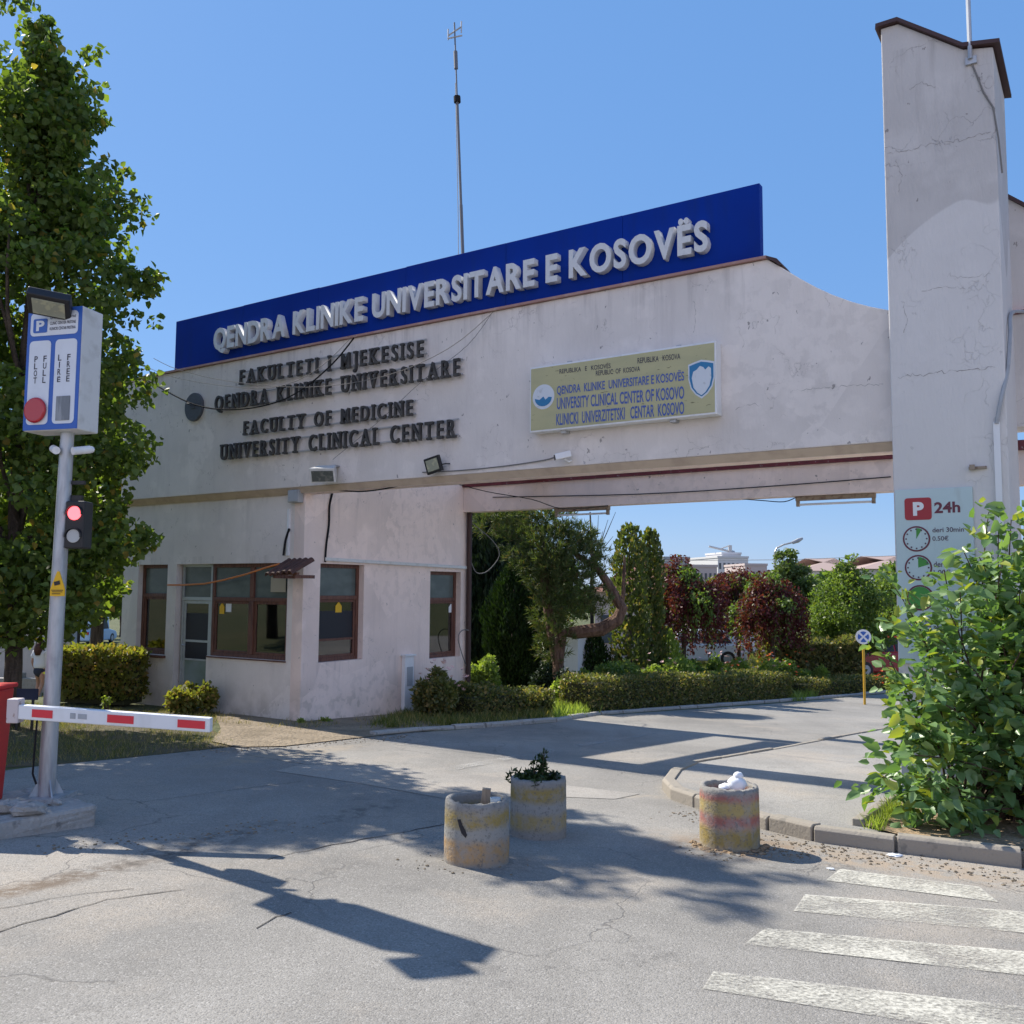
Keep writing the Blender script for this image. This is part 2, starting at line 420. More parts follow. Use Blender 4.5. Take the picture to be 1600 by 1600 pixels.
MT['letter'] = mat('pale_letter', (.62, .63, .64), .5, layers=[((6, 6, 1.5), (.45, .45, .45), .5, .75, .5)])
MT['dark_letter'] = mat('dark_letter', (.045, .042, .04), .65, layers=[(7, (.12, .11, .09), .5, .7, .7)])
MT['steel'] = mat('galvanised', (.45, .47, .49), .5, .6, layers=[((18, 18, 3), (.27, .28, .3), .45, .65, .7), (3, (.55, .56, .56), .5, .7, .5)])
MT['rail'] = mat('rail_grey', (.4, .4, .4), .6)
MT['mast'] = mat('mast_grey', (.13, .14, .16), .7)
MT['olive'] = mat('faded_yellow_sheet', (.47, .44, .245), .6, layers=[((1.5, 1, 5), (.38, .37, .22), .45, .7, .7), ((9, 9, 40), (.10, .09, .04), .67, .7, .8)])
MT['text_blue'] = mat('faded_blue_print', (.07, .12, .36), .6, layers=[(22, (.35, .36, .3), .6, .7, .7)])
MT['text_dark'] = mat('dark_print', (.05, .05, .07), .6)
MT['white'] = mat('white_paint', (.74, .75, .76), .5, layers=[((8, 8, 2), (.58, .58, .57), .5, .75, .6)])
MT['offwhite'] = mat('offwhite_plastic', (.62, .62, .6), .5, layers=[(9, (.45, .44, .41), .5, .7, .6)])
MT['emblem_blue'] = mat('emblem_blue', (.03, .19, .38), .6)
MT['emblem_white'] = mat('emblem_white', (.62, .66, .70), .6, layers=[(14, (.4, .42, .42), .6, .7, .6)])
MT['black'] = mat('black_plastic', (.018, .018, .02), .45)
MT['rubber'] = mat('cable_black', (.022, .022, .024), .9, spec=.08)
MT['cable_pale'] = mat('cable_pale', (.20, .19, .18), .8, spec=.1)
MT['grey'] = mat('grey_box', (.36, .38, .40), .55, layers=[(8, (.26, .27, .28), .5, .7, .6)])
MT['disc'] = mat('dark_grey_disc', (.085, .095, .11), .7, layers=[(9, (.05, .05, .06), .45, .65, .6)])
MT['wood'] = mat('red_brown_wood', (.15, .064, .042), .55, layers=[((30, 30, 3), (.06, .022, .018), .45, .65, .8), (4, (.2, .09, .06), .6, .75, .4)])
MT['alu'] = mat('aluminium_door', (.42, .45, .45), .45, .3, layers=[(6, (.3, .33, .33), .5, .7, .5)])
MT['door_panel'] = mat('door_panel', (.22, .27, .26), .4, layers=[(1.6, (.12, .17, .12), .4, .65, .8)])
MT['dark'] = mat('dark_board', (.012, .012, .018), .5)
MT['glass'] = glassmat('window_glass', (.50, .60, .55), .10)
MT['glass_dark'] = glassmat('window_glass_dark', (.22, .26, .25), .08)
MT['frost'] = mat('frosted_glass', (.085, .105, .10), .22, layers=[((2, 2, 4), (.13, .16, .15), .4, .65, .8)])
MT['inside'] = mat('room_wall', (.16, .19, .14), .9, layers=[(2, (.09, .12, .08), .4, .6, .7)])
MT['floor_in'] = mat('room_floor', (.18, .15, .12), .8)
MT['curtain'] = mat('beige_blind', (.38, .34, .25), .9)
MT['tile'] = mat('brown_tile', (.10, .045, .032), .7, layers=[(9, (.05, .025, .02), .4, .65, .8)])
MT['orange'] = mat('orange_hose', (.62, .20, .045), .5)
MT['red'] = mat('red_paint', (.55, .025, .022), .4, layers=[(3, (.42, .02, .02), .4, .7, .6)])
MT['red_stripe'] = mat('red_reflective', (.66, .035, .05), .4)
MT['sign_blue'] = mat('sign_blue', (.035, .12, .44), .45)
MT['sign_white'] = mat('sign_white', (.66, .70, .76), .45, layers=[(5, (.55, .58, .62), .5, .75, .5)])
MT['red_dome'] = mat('red_lens', (.42, .02, .03), .2, spec=.6)
MT['display'] = mat('led_display', (.16, .18, .20), .35, layers=[((30, 30, 4), (.3, .32, .34), .45, .6, .8)])
MT['red_lamp'] = mat('red_lamp_lit', (.8, .05, .05), .3, em=((1, .10, .12), 1.6))
MT['pale_lens'] = mat('pale_lens', (.42, .44, .44), .3)
MT['yellow'] = mat('yellow_sticker', (.72, .42, .01), .5)
MT['lamp_glass'] = mat('lamp_glass', (.30, .31, .24), .12, layers=[(12, (.45, .44, .3), .5, .6, .8)], spec=.7)
MT['lamp_dark'] = mat('lamp_glass_dark', (.10, .11, .10), .12, layers=[(12, (.2, .2, .17), .5, .6, .8)], spec=.7)
MT['concrete'] = mat('concrete', (.36, .345, .32), .92, layers=[(1.4, (.24, .23, .21), .4, .7, .7), (9, (.15, .14, .13), .58, .7, .7), (25, (.47, .45, .42), .55, .7, .6)], bump=(28, .8, .02))
MT['kerb'] = mat('kerb_stone', (.29, .26, .215), .92, layers=[(1.2, (.28, .25, .21), .4, .65, .8), (9, (.16, .15, .13), .6, .7, .7)], bump=(40, .6, .008))
MT['soil'] = mat('dry_soil', (.30, .215, .13), .95, layers=[(2.5, (.19, .13, .08), .4, .65, .8), (22, (.38, .30, .21), .5, .7, .7)], bump=(18, 1.0, .05))
MT['sand'] = mat('sandy_soil', (.27, .215, .15), .95, layers=[(2, (.16, .125, .08), .4, .65, .85), (26, (.36, .30, .22), .55, .7, .7), (60, (.12, .10, .07), .55, .68, .8)], bump=(16, 1.0, .06))
MT['verge'] = mat('bare_verge', (.115, .09, .05), .95, layers=[(1.2, (.07, .075, .03), .42, .6, .8), (22, (.2, .16, .1), .55, .7, .7)], bump=(18, 1.0, .05))
MT['ground'] = mat('grass_soil', (.085, .10, .035), .95, layers=[(.4, (.13, .125, .055), .42, .62, .8), (5, (.06, .075, .025), .45, .65, .7)], bump=(14, 1.0, .08))
def blob(px, py, rx, ry, px2, py2, cc, amt, lo, hi):
    a, b = gnd(px, py), gnd(px2, py2); return (a.x, a.y, rx, ry, math.atan2(b.y - a.y, b.x - a.x), cc, amt, lo, hi)
MT['asphalt'] = asphalt('asphalt', (.262, .25, .228), blobs=(
    blob(1400, 1352, 2.2, .42, 1600, 1378, (.34, .27, .20), .85, .42, .58), blob(1230, 1318, .9, .3, 1330, 1345, (.30, .25, .19), .7, .42, .58),
    blob(80, 1380, 1.1, .16, 200, 1352, (.16, .12, .085), .95, .40, .55), blob(290, 1325, 1.3, .30, 420, 1290, (.085, .08, .075), .9, .44, .6),
    blob(560, 1270, 1.2, .22, 700, 1235, (.10, .095, .09), .7, .48, .62), blob(1150, 1326, .62, .5, 1250, 1326, (.17, .105, .06), .8, .42, .56),
    blob(760, 1352, .6, .4, 860, 1352, (.13, .12, .11), .6, .45, .6), blob(950, 1505, .5, .12, 1000, 1500, (.10, .095, .09), .8, .5, .6),
    blob(450, 1180, 1.8, .35, 600, 1160, (.36, .30, .22), .8, .42, .58), blob(900, 1242, 1.3, .18, 1000, 1245, (.36, .31, .24), .8, .42, .56)))
MT['asphalt_new'] = asphalt('asphalt_light', (.33, .31, .28), 5.0, .5)
MT['pave'] = asphalt('pavement_concrete', (.29, .28, .26), 9.0, .3)
MT['tar'] = mat('tar_crack', (.045, .042, .04), .8)
MT['crack'] = mat('crack_dark', (.27, .25, .24), .9)
MT['stripe'] = worn_paint('crosswalk_paint', (.60, .58, .50), .42, .60)
MT['stripe_faint'] = worn_paint('old_line_paint', (.5, .49, .46), .5, .66)
MT['bark'] = mat('bark', (.105, .08, .062), .95, layers=[((16, 16, 2.5), (.045, .035, .028), .4, .62, .9)], bump=(30, 1.0, .03))
MT['bark_red'] = mat('reddish_bark', (.19, .115, .08), .95, layers=[((16, 16, 2.5), (.09, .05, .035), .4, .62, .9)], bump=(30, 1.0, .03))
MT['twig'] = mat('twigs', (.09, .06, .04), .95, layers=[(20, (.05, .035, .025), .4, .6, .8)])
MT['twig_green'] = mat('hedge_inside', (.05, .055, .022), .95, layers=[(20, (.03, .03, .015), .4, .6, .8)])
MT['leaf_lime'] = leafmat('lime_leaf', (.07, .11, .03), (.17, .23, .055), (.30, .22, .05), .5, p3=.955)
MT['leaf_bush'] = leafmat('bush_leaf', (.11, .21, .075), (.22, .33, .15), (.30, .34, .06), .34, .38, .5, p3=.86)
MT['leaf_hedge'] = leafmat('hedge_leaf', (.09, .105, .04), (.19, .20, .075), (.30, .23, .09), .4, p3=.82)
MT['leaf_dry'] = leafmat('dry_hedge_leaf', (.14, .16, .04), (.27, .26, .065), (.30, .21, .07), .45, p3=.8)
MT['leaf_dark'] = leafmat('dark_conifer', (.014, .028, .014), (.030, .05, .02), None, .12)
MT['leaf_cyp'] = leafmat('arborvitae', (.014, .034, .008), (.032, .06, .013), None, .15)
MT['leaf_pine'] = leafmat('pine_needles', (.05, .08, .025), (.14, .17, .06), (.16, .12, .06), .3, p3=.88)
MT['leaf_poplar'] = leafmat('columnar_leaf', (.07, .095, .032), (.14, .165, .055), (.25, .2, .07), .4, p3=.88)
MT['leaf_plum'] = leafmat('purple_leaf', (.07, .016, .022), (.15, .035, .042), (.12, .12, .03), .4, p3=.86)
MT['leaf_willow'] = leafmat('willow_leaf', (.08, .12, .04), (.16, .21, .07), None, .42)
MT['leaf_mid'] = leafmat('garden_tree_leaf', (.085, .14, .04), (.18, .25, .075), (.2, .24, .05), .45, p3=.9)
MT['leaf_light'] = leafmat('light_shrub_leaf', (.15, .21, .05), (.28, .34, .10), None, .5)
MT['grass'] = leafmat('grass_blade', (.07, .10, .022), (.17, .18, .05), (.33, .27, .11), .35, p3=.75)
MT['grass_dry'] = leafmat('dry_grass_blade', (.12, .12, .04), (.26, .21, .09), (.38, .30, .14), .3, p3=.7)
MT['flower_orange'] = mat('orange_petal', (.75, .12, .02), .6)
MT['flower_pink'] = mat('pale_petal', (.7, .45, .42), .6)
MT['pipe'] = mat('brown_drainpipe', (.045, .02, .018), .5)
MT['tube_lamp'] = mat('fluorescent_tube', (.7, .72, .75), .3)
MT['fixture'] = mat('rusty_fixture', (.30, .24, .18), .6, layers=[(14, (.16, .10, .07), .5, .65, .8)])
MT['fixture_pale'] = mat('chipped_white', (.55, .48, .47), .6, layers=[(18, (.22, .12, .09), .58, .66, .8)])
MT['panel'] = mat('parking_board', (.50, .62, .63), .45, layers=[(1.5, (.44, .55, .56), .4, .7, .5), ((9, 9, 2), (.40, .47, .46), .62, .75, .5)])
MT['board_red'] = mat('board_red', (.36, .03, .04), .5)
MT['board_maroon'] = mat('board_maroon', (.14, .03, .05), .5)
MT['board_green'] = mat('board_green', (.06, .28, .05), .5)
MT['board_text'] = mat('board_text', (.10, .07, .10), .5)
MT['skin'] = mat('skin', (.42, .23, .16), .6)
MT['shirt'] = mat('white_cotton', (.68, .68, .72), .9)
MT['shorts'] = mat('navy_cotton', (.03, .035, .06), .9)
MT['hair'] = mat('auburn_hair', (.085, .03, .02), .6, layers=[((60, 60, 6), (.04, .014, .01), .4, .6, .8)])
MT['bag'] = mat('white_plastic_bag', (.75, .77, .8), .35)
MT['cup'] = mat('clear_plastic', (.45, .55, .62), .2)
MT['timber'] = mat('grey_timber', (.33, .27, .20), .9, layers=[((30, 30, 4), (.2, .16, .12), .4, .6, .8)])

# ------------------------------------------------------------------ text
_vf = {}
def text_mesh(body, size=1.0, extr=0.0, off=0.0, mat_=None, space=1.0, bev=0.0):
    key = (body, extr, off, mat_.name if mat_ else '', space, bev)
    if key in _vf: return _vf[key]
    cu = bpy.data.curves.new('t', 'FONT'); cu.body = body; cu.size = size; cu.extrude = extr; cu.offset = off
    cu.space_character = space; cu.bevel_depth = bev; cu.resolution_u = 4
    o = bpy.data.objects.new('t', cu); COL.objects.link(o)
    dg = bpy.context.evaluated_depsgraph_get()
    me = bpy.data.meshes.new_from_object(o.evaluated_get(dg))
    bpy.data.objects.remove(o); bpy.data.curves.remove(cu)
    if mat_: me.materials.clear(); me.materials.append(mat_)
    n = len(me.vertices); co = np.zeros(n * 3, dtype=np.float32); me.vertices.foreach_get('co', co); co = co.reshape(-1, 3)
    bb = (co[:, 0].min(), co[:, 0].max(), co[:, 1].min(), co[:, 1].max()) if n else (0, .3, 0, 1)
    _vf[key] = (me, bb); return me, bb
STAND = Matrix.Rotation(math.pi / 2, 4, 'X')
def tmat(x, y, z, sx, sy, sz=1.0):
    return T(x, y, z) @ STAND @ Matrix.Diagonal((sx, sy, sz, 1))
def text_to_mb(mb, body, x0, x1, z0, z1, y, skew=0.0, off=.0, m=0, dz=0.0):
    """flat printed text filling x0..x1, z0..z1 on the plane y"""
    me, bb = text_mesh(body, off=off)
    sx = (x1 - x0) / (bb[1] - bb[0]); sz = (z1 - z0) / (bb[3] - bb[2])
    vs = [(x0 + (v.co.x - bb[0]) * sx, y, z0 + (v.co.y - bb[2]) * sz + dz * (v.co.x - bb[0]) * sx) for v in me.vertices]
    return mb.add(vs, [list(p.vertices) for p in me.polygons], m)

# ------------------------------------------------------------------ setting: ground, road, kerbs
def sheet(name, pts, dz, mtl, kind='structure', thick=0.0, label=None):
    """flat sheet lying on the sloping ground; pts are world xy"""
    bm = bmesh.new()
    f = bm.faces.new([bm.verts.new((p[0], p[1], 0)) for p in pts])
    for v in (-40, -20, 12, 14, 16, 18, 20, 22, 40):
        P = uv(0, v)
        bmesh.ops.bisect_plane(bm, geom=bm.verts[:] + bm.edges[:] + bm.faces[:], plane_co=(P.x, P.y, 0), plane_no=V)
    if thick:
        r = bmesh.ops.extrude_face_region(bm, geom=bm.faces[:])
        top = [g for g in r['geom'] if isinstance(g, bmesh.types.BMVert)]
        ts = set(top)
        for v in bm.verts: v.co.z = gz(v.co) + (dz if v in ts else dz - thick)
    else:
        for v in bm.verts: v.co.z = gz(v.co) + dz
    bmesh.ops.triangulate(bm, faces=bm.faces[:]); bmesh.ops.recalc_face_normals(bm, faces=bm.faces[:])
    if not thick:
        for fc in bm.faces:
            if fc.normal.z < 0: fc.normal_flip()
    me = bpy.data.meshes.new(name); bm.to_mesh(me); bm.free(); me.materials.append(mtl)
    o = bpy.data.objects.new(name, me); COL.objects.link(o); o['kind'] = kind
    return o
gmb = MB()
vs_ = [-60, -30, -15, -2, -1.2, -.5, .2, 1, 3, 6, 9, 12, 14, 16, 18, 20, 22, 40, 80, 160, 420, 900]
us_ = [-900, -300, -100, -40, -15, -10, -9, -8, -7, -6, -3, 0, 15, 40, 100, 300, 900]
for v in vs_:
    for u_ in us_:
        p = uv(u_, v); gmb.v.append((p.x, p.y, gz(p)))
for i in range(len(vs_) - 1):
    for j in range(len(us_) - 1):
        a = i * len(us_) + j; gmb.f.append([a, a + 1, a + 1 + len(us_), a + len(us_)]); gmb.m.append(0)
obj('ground', gmb, MT['ground'], kind='structure')

edge_px = [(0, 1206), (60, 1198), (200, 1185), (370, 1167), (440, 1166), (520, 1157), (600, 1148), (700, 1142), (860, 1130), (930, 1119), (1090, 1108), (1240, 1097), (1330, 1089), (1405, 1082)]
edge = [gnd(*q) for q in edge_px]
eL = edge[0] + (edge[0] - edge[1]).normalized() * 40
eR = edge[-1] + (edge[-1] - edge[-2]).normalized() * 30
road_pts = [eL] + edge + [eR, uv(60, 10), uv(60, -30), uv(-45, -30)]
sheet('road', road_pts, .006, MT['asphalt'])
# lighter resurfaced strip running from the gate to the left
sheet('road_patch', [gnd(*q) for q in [(640, 1200), (1000, 1242), (960, 1250), (840, 1245), (700, 1250), (560, 1225), (430, 1206), (470, 1196)]], .010, MT['asphalt_new'])
MT['soil'].name = 'dry_soil'
# sandy verge in front of the booth and the bed under the hedges
sheet('sandy_verge', [gnd(*q) for q in [(345, 1140), (335, 1116), (460, 1122), (600, 1105), (690, 1095), (700, 1120), (690, 1141), (600, 1150), (520, 1159), (440, 1168), (370, 1169), (330, 1160)]], .018, MT['sand'])

def kerb_run(name, pts, wid, h, n_each, mtl=None, inward=1, gap=.012):
    """row of kerb stones along pts (world xy), one setting object"""
    mb = MB()
    P = [Vector((p[0], p[1], 0)) for p in pts]
    for a, b in zip(P[:-1], P[1:]):
        L = (b - a).length; n = max(1, round(L / n_each)); d = (b - a).normalized(); s = Vector((-d.y, d.x, 0)) * inward
        for i in range(n):
            q0 = a + d * (L * i / n + gap); q1 = a + d * (L * (i + 1) / n - gap)
            j = random.uniform(-.012, .012); hh = h + random.uniform(-.012, .008); bv = .025
            vs = []
            for q in (q0, q1):
                for (o_, z_) in ((j, -.25), (j, hh - bv), (j + bv, hh), (wid + j, hh), (wid + j, -.25)):
                    p = q + s * o_; vs.append((p.x, p.y, gz(p) + z_))
            mb.add(vs, [(0, 1, 2, 3, 4), (9, 8, 7, 6, 5)] + [(k, k + 5, (k + 1) % 5 + 5, (k + 1) % 5) for k in range(5)])
    return obj(name, mb, mtl or MT['kerb'], kind='structure', bevel=.008)
# right pavement island by the tower
kA = [gnd(*q) for q in [(1075, 1205), (1046, 1218), (1034, 1234), (1048, 1250), (1085, 1263), (1200, 1299), (1270, 1316), (1400, 1334), (1600, 1359)]]
kR = kA[-1] + (kA[-1] - kA[-2]).normalized() * 6
back = [gnd(*q) for q in [(1412, 1140), (1200, 1182)]]
outline = kA + [kR, kR + V * 9, back[0] + U * 3 + V * 3, back[0]] + back[1:]
sheet('pavement', [Vector((p.x, p.y, 0)) + (V * .05 if i < 10 else Vector()) for i, p in enumerate(outline)], .105, MT['pave'], thick=.35)
kerb_run('kerb', kA + [kR], .13, .135, .62)
kerb_run('back_kerb', [back[0], back[1], kA[0]], .09, .125, .9, MT['kerb'], inward=1)
# planting bed of the big bush
b0 = gnd(1352, 1292, .11); b1 = gnd(1398, 1256, .11)
soil_pts = [kA[7] + V * .14, kR + V * .14, kR + V * 4.5, b1 + U * 4.0 + V * 3.2, b1 + V * 1.2, b1]
sheet('planting_bed', [b0] + soil_pts[0:1] + soil_pts[1:], .125, MT['soil'])
kerb_run('bed_kerb', [b0, b1 + V * .3], .10, .165, .6)
# crosswalk stripes
for quad in ([(1290, 1378), (1313, 1360), (1530, 1388), (1560, 1412)], [(1240, 1426), (1258, 1400), (1660, 1432), (1660, 1466)],
             [(1163, 1478), (1196, 1453), (1680, 1497), (1680, 1536)], [(1098, 1548), (1115, 1521), (1700, 1588), (1700, 1640), (1500, 1612), (1300, 1580)]):
    sheet('crosswalk', [gnd(*q) for q in quad], .011, MT['stripe'])
sheet('road_marking', [gnd(*q) for q in [(520, 1228), (600, 1217), (604, 1221), (524, 1232)]], .0145, MT['stripe_faint'])
sheet('road_marking', [gnd(*q) for q in [(690, 1202), (860, 1172), (868, 1176), (700, 1207)]], .0145, MT['stripe_faint'])
sheet('road_marking', [gnd(*q) for q in [(900, 1165), (1020, 1146), (1026, 1148), (908, 1169)]], .0145, MT['stripe_faint'])
# sealed seams and long cracks across the road
def seam(px, wid):
    pts = [gnd(*q) for q in px]; out = []
    for a, b in zip(pts[:-1], pts[1:]):
        n = max(2, int((b - a).length / .08))
        for i in range(n): out.append(a.lerp(b, i / n) + Vector((random.uniform(-.014, .014), random.uniform(-.014, .014), 0)))
    out.append(pts[-1]); mb = MB()
    for i, p in enumerate(out):
        q = out[min(i + 1, len(out) - 1)] - out[max(i - 1, 0)]; s_ = Vector((-q.y, q.x, 0)).normalized() * wid * random.uniform(.3, 1)
        for k in (-1, 1): w_ = p + s_ * k; mb.v.append((w_.x, w_.y, gz(w_) + .0095))
    mb.f = [[2 * i, 2 * i + 2, 2 * i + 3, 2 * i + 1] for i in range(len(out) - 1)]; mb.m = [0] * len(mb.f)
    return obj('road_crack', mb, MT['tar'], kind='structure')
for q, w_ in (([(-40, 1470), (60, 1440), (170, 1408), (290, 1392)], .008), ([(-30, 1428), (130, 1398), (210, 1390)], .007), ([(415, 1345), (520, 1322), (640, 1300), (700, 1288)], .009), ([(380, 1180), (560, 1208), (700, 1228), (800, 1240), (975, 1249)], .008), ([(200, 1258), (330, 1240), (470, 1222)], .006), ([(400, 1452), (430, 1435), (455, 1428)], .006), ([(1120, 1205), (1230, 1200), (1380, 1212)], .005)): seam(q, w_)
# broken kerb in front of the booth bed
kerb_run('garden_kerb', [gnd(*q) for q in [(585, 1150), (660, 1143), (760, 1137), (870, 1128), (940, 1117), (1090, 1106), (1240, 1095), (1405, 1080)]], .12, .07, .8, MT['concrete'])

# ------------------------------------------------------------------ gatehouse
gate = thing('gatehouse', 'pale plastered entrance building with long lettered beam over the road and tall tower', 'gatehouse', GATE)
def wall_holes(a0, a1, z0, z1, holes, y0, y1, axis='x'):
    """slab between y0 and y1 with rectangular holes (a,b,c,d)"""
    xs = sorted({a0, a1, *[h[0] for h in holes], *[h[1] for h in holes]}); zs = sorted({z0, z1, *[h[2] for h in holes], *[h[3] for h in holes]})
    solid = lambda i, j: 0 <= i < len(xs) - 1 and 0 <= j < len(zs) - 1 and not any(h[0] <= (xs[i] + xs[i + 1]) / 2 <= h[1] and h[2] <= (zs[j] + zs[j + 1]) / 2 <= h[3] for h in holes)
    mb = MB()
    P = (lambda a, y, z: (a, y, z)) if axis == 'x' else (lambda a, y, z: (y, a, z))
    for i in range(len(xs) - 1):
        for j in range(len(zs) - 1):
            if not solid(i, j): continue
            a, b, c, d = xs[i], xs[i + 1], zs[j], zs[j + 1]
            for y in (y0, y1): mb.add([P(a, y, c), P(b, y, c), P(b, y, d), P(a, y, d)], [(0, 1, 2, 3)])
            if not solid(i - 1, j): mb.add([P(a, y0, c), P(a, y1, c), P(a, y1, d), P(a, y0, d)], [(0, 1, 2, 3)])
            if not solid(i + 1, j): mb.add([P(b, y0, c), P(b, y1, c), P(b, y1, d), P(b, y0, d)], [(0, 1, 2, 3)])
            if not solid(i, j - 1): mb.add([P(a, y0, c), P(a, y1, c), P(b, y1, c), P(b, y0, c)], [(0, 1, 2, 3)])
            if not solid(i, j + 1): mb.add([P(a, y0, d), P(a, y1, d), P(b, y1, d), P(b, y0, d)], [(0, 1, 2, 3)])
    bm = bmesh.new()
    vs = [bm.verts.new(v) for v in mb.v]
    for f in mb.f: bm.faces.new([vs[i] for i in f])
    bmesh.ops.remove_doubles(bm, verts=bm.verts, dist=1e-4)
    out = MB(); bm.verts.index_update(); out.v = [tuple(v.co) for v in bm.verts]; out.f = [[v.index for v in f.verts] for f in bm.faces]; out.m = [0] * len(out.f); bm.free()
    return out
uL = -4.92
ZB = 3.775           # top of booth front, foot of the chamfered lip
f_ = lambda x, y: fac(x, y, 0.0)
w0a, w0b = f_(216, 905)[0], f_(258, 1000)[0]; sill0 = f_(230, 1022)[1]
dr0, dr1 = f_(272, 1000)[0], f_(323, 1000)[0]
bw1, bwz0 = f_(446, 1033); bwz1 = f_(400, 880)[1]
holes = [(w0a, w0b, sill0, bwz1), (dr0, dr1, -.05, bwz1), (dr1, bw1, bwz0, bwz1)]
obj('front_wall', wall_holes(uL, -.24, -.6, ZB, holes, 0.0, .24), MT['plaster'], gate)
s_ = lambda x, y: side(x, y, 0.0)
a0, a1 = s_(498, 1000)[0], s_(567, 1000)[0]; az0, az1 = s_(520, 1034)[1], s_(520, 881)[1]
c0, c1 = s_(671, 1000)[0], s_(719, 1000)[0]; cz0, cz1 = s_(690, 1028)[1], s_(690, 893)[1]
VB = 4.74
obj('side_wall', wall_holes(0.0, VB, -.8, 5.1, [(a0, a1, az0, az1), (c0, c1, cz0, cz1)], -.24, 0.0, 'y'), MT['plaster_side'], gate)
obj('rear_wall', MB().box(uL, -.24, VB - .24, VB, -.8, 5.1), MT['plaster'], gate)
obj('end_wall', MB().box(uL, uL + .24, .24, VB - .24, -.8, 5.1), MT['plaster'], gate)
obj('booth_ceiling', MB().box(uL + .24, -.24, .24, VB - .24, 2.75, 2.85), MT['inside'], gate)
obj('booth_roof', MB().box(uL + .02, -.26, .46, VB - .26, 4.9, 5.06), MT['concrete'], gate)
obj('booth_floor', MB().box(uL + .24, -.24, .24, VB - .24, -.05, .02), MT['floor_in'], gate)
obj('partition', MB().box(uL + .25, -.245, 3.0, 3.1, .02, 2.75), MT['inside'], gate)
# long fascia with the swept right end and the chamfered lip
ZF, ZT = 3.88, fac(700, 492)[1]
sw = [fac(x, y) for x, y in [(1199, 405), (1222, 418), (1250, 435), (1276, 449), (1300, 460), (1330, 471), (1360, 479), (1392, 486)]]
UT = 9.34
top = [(u_, z_) for u_, z_ in sw]; top[-1] = (UT, top[-1][1])
zt = top[0][1]; uC = top[0][0]
mbf = MB()
outl = [(uL, ZF), (UT, ZF)] + top[::-1] + [(uL, zt)]
mbf.prism(outl, -.12, .20)
obj('fascia', mbf, MT['plaster'], gate, bevel=.012)
obj('fascia_lip', MB().prism([(-.12, ZF - .002), (-.035, ZB), (.0, ZB), (.20, ZF - .002)], uL, -.242, axis='x')
    .prism([(-.12, ZF - .002), (-.065, ZB + .003), (-.04, ZF - .002)], -.241, UT - .002, axis='x'), MT['tan'], gate)
obj('fascia_soffit', MB().prism([(-.0655, ZB + .002), (.20, ZB + .002), (.20, ZF - .003), (-.041, ZF - .003)], .0, UT - .003, axis='x'), MT['plaster_side'], gate)
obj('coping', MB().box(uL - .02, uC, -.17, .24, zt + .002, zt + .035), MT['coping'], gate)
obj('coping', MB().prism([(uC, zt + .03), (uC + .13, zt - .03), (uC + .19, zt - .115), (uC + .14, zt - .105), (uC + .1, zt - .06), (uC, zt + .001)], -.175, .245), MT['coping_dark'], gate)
# rear beam with its maroon coping, and the tie beam between the two
zr = fac(1000, 789, VB)[1]
zm = fac(1180, 731, VB - .3)[1]
obj('rear_beam', MB().box(.002, UT + 1.0, VB - .26, VB, zr, zm), MT['plaster_side'], gate)
obj('rear_coping', MB().box(.004, UT + 1.0, VB - .31, VB + .06, zm + .001, zm + .15), MT['maroon'], gate)
obj('tie_beam', MB().box(1.55, 2.15, .205, VB - .335, 4.42, 4.62), MT['plaster'], gate)
# tower
t_ = lambda x, y: fac(x, y, -.3)
tl, tzl = t_(1376, 45); _, tz2 = t_(1505, 77)
tr = t_(1560, 300)[0]
vt = side(1575, 300, tr)[0]
vt = max(.35, min(vt, 1.2))
pk = t_(1403, 37); p3 = t_(1505, 77); p4 = t_(1555, 72)
roofl = [(tl, tzl), pk, p3, (tr, p4[1])]
obj('tower', MB().prism([(tl, -.6), (tr, -.6)] + roofl[::-1], -.3, vt), MT['plaster_tower'], gate, bevel=.012)
def wall_crack(px, wid, v=-.302):
    pts = [Vector((fac(x, y, v)[0], v, fac(x, y, v)[1])) for x, y in px]; out = []
    for a, b in zip(pts[:-1], pts[1:]):
        n = max(3, int((b - a).length / .025))
        for i in range(n): out.append(a.lerp(b, i / n) + Vector((random.gauss(0, .008), 0, random.gauss(0, .011))))
    out.append(pts[-1]); mb = MB()
    for i, p in enumerate(out):
        q = (out[min(i + 1, len(out) - 1)] - out[max(i - 1, 0)]).normalized(); w_ = wid * .7 * random.uniform(.05, 1)
        for k in (-1, 1): mb.v.append((p.x - q.z * w_ * k, v, p.z + q.x * w_ * k))
    mb.f = [[2 * i, 2 * i + 2, 2 * i + 3, 2 * i + 1] for i in range(len(out) - 1)]; mb.m = [0] * len(mb.f)
    return obj('crack', mb, MT['crack'], gate)
for q, w_ in (([(1387, 240), (1420, 236), (1455, 225), (1500, 218), (1548, 206)], .006), ([(1400, 250), (1408, 272), (1404, 300)], .004), ([(1402, 590), (1430, 586), (1475, 581), (1555, 574)], .006), ([(1420, 140), (1440, 130), (1462, 136)], .005), ([(1440, 455), (1470, 448), (1510, 452)], .004), ([(1410, 470), (1418, 500), (1412, 520)], .004), ([(1480, 430), (1520, 434), (1548, 428)], .003)): wall_crack(q, w_)
for q, w_ in (([(1235, 612), (1270, 608), (1330, 602), (1380, 600)], .004), ([(1150, 640), (1175, 630), (1190, 634)], .004), ([(1085, 470), (1087, 500), (1083, 520)], .004)): wall_crack(q, w_, -.122)
capm = MB()
up_ = [(tl - .05, tzl - .05), (tl - .045, tzl + .05), (pk[0], pk[1] + .055), (p3[0], p3[1] + .055), (tr + .06, p4[1] + .05), (tr + .06, p4[1] - .01)]
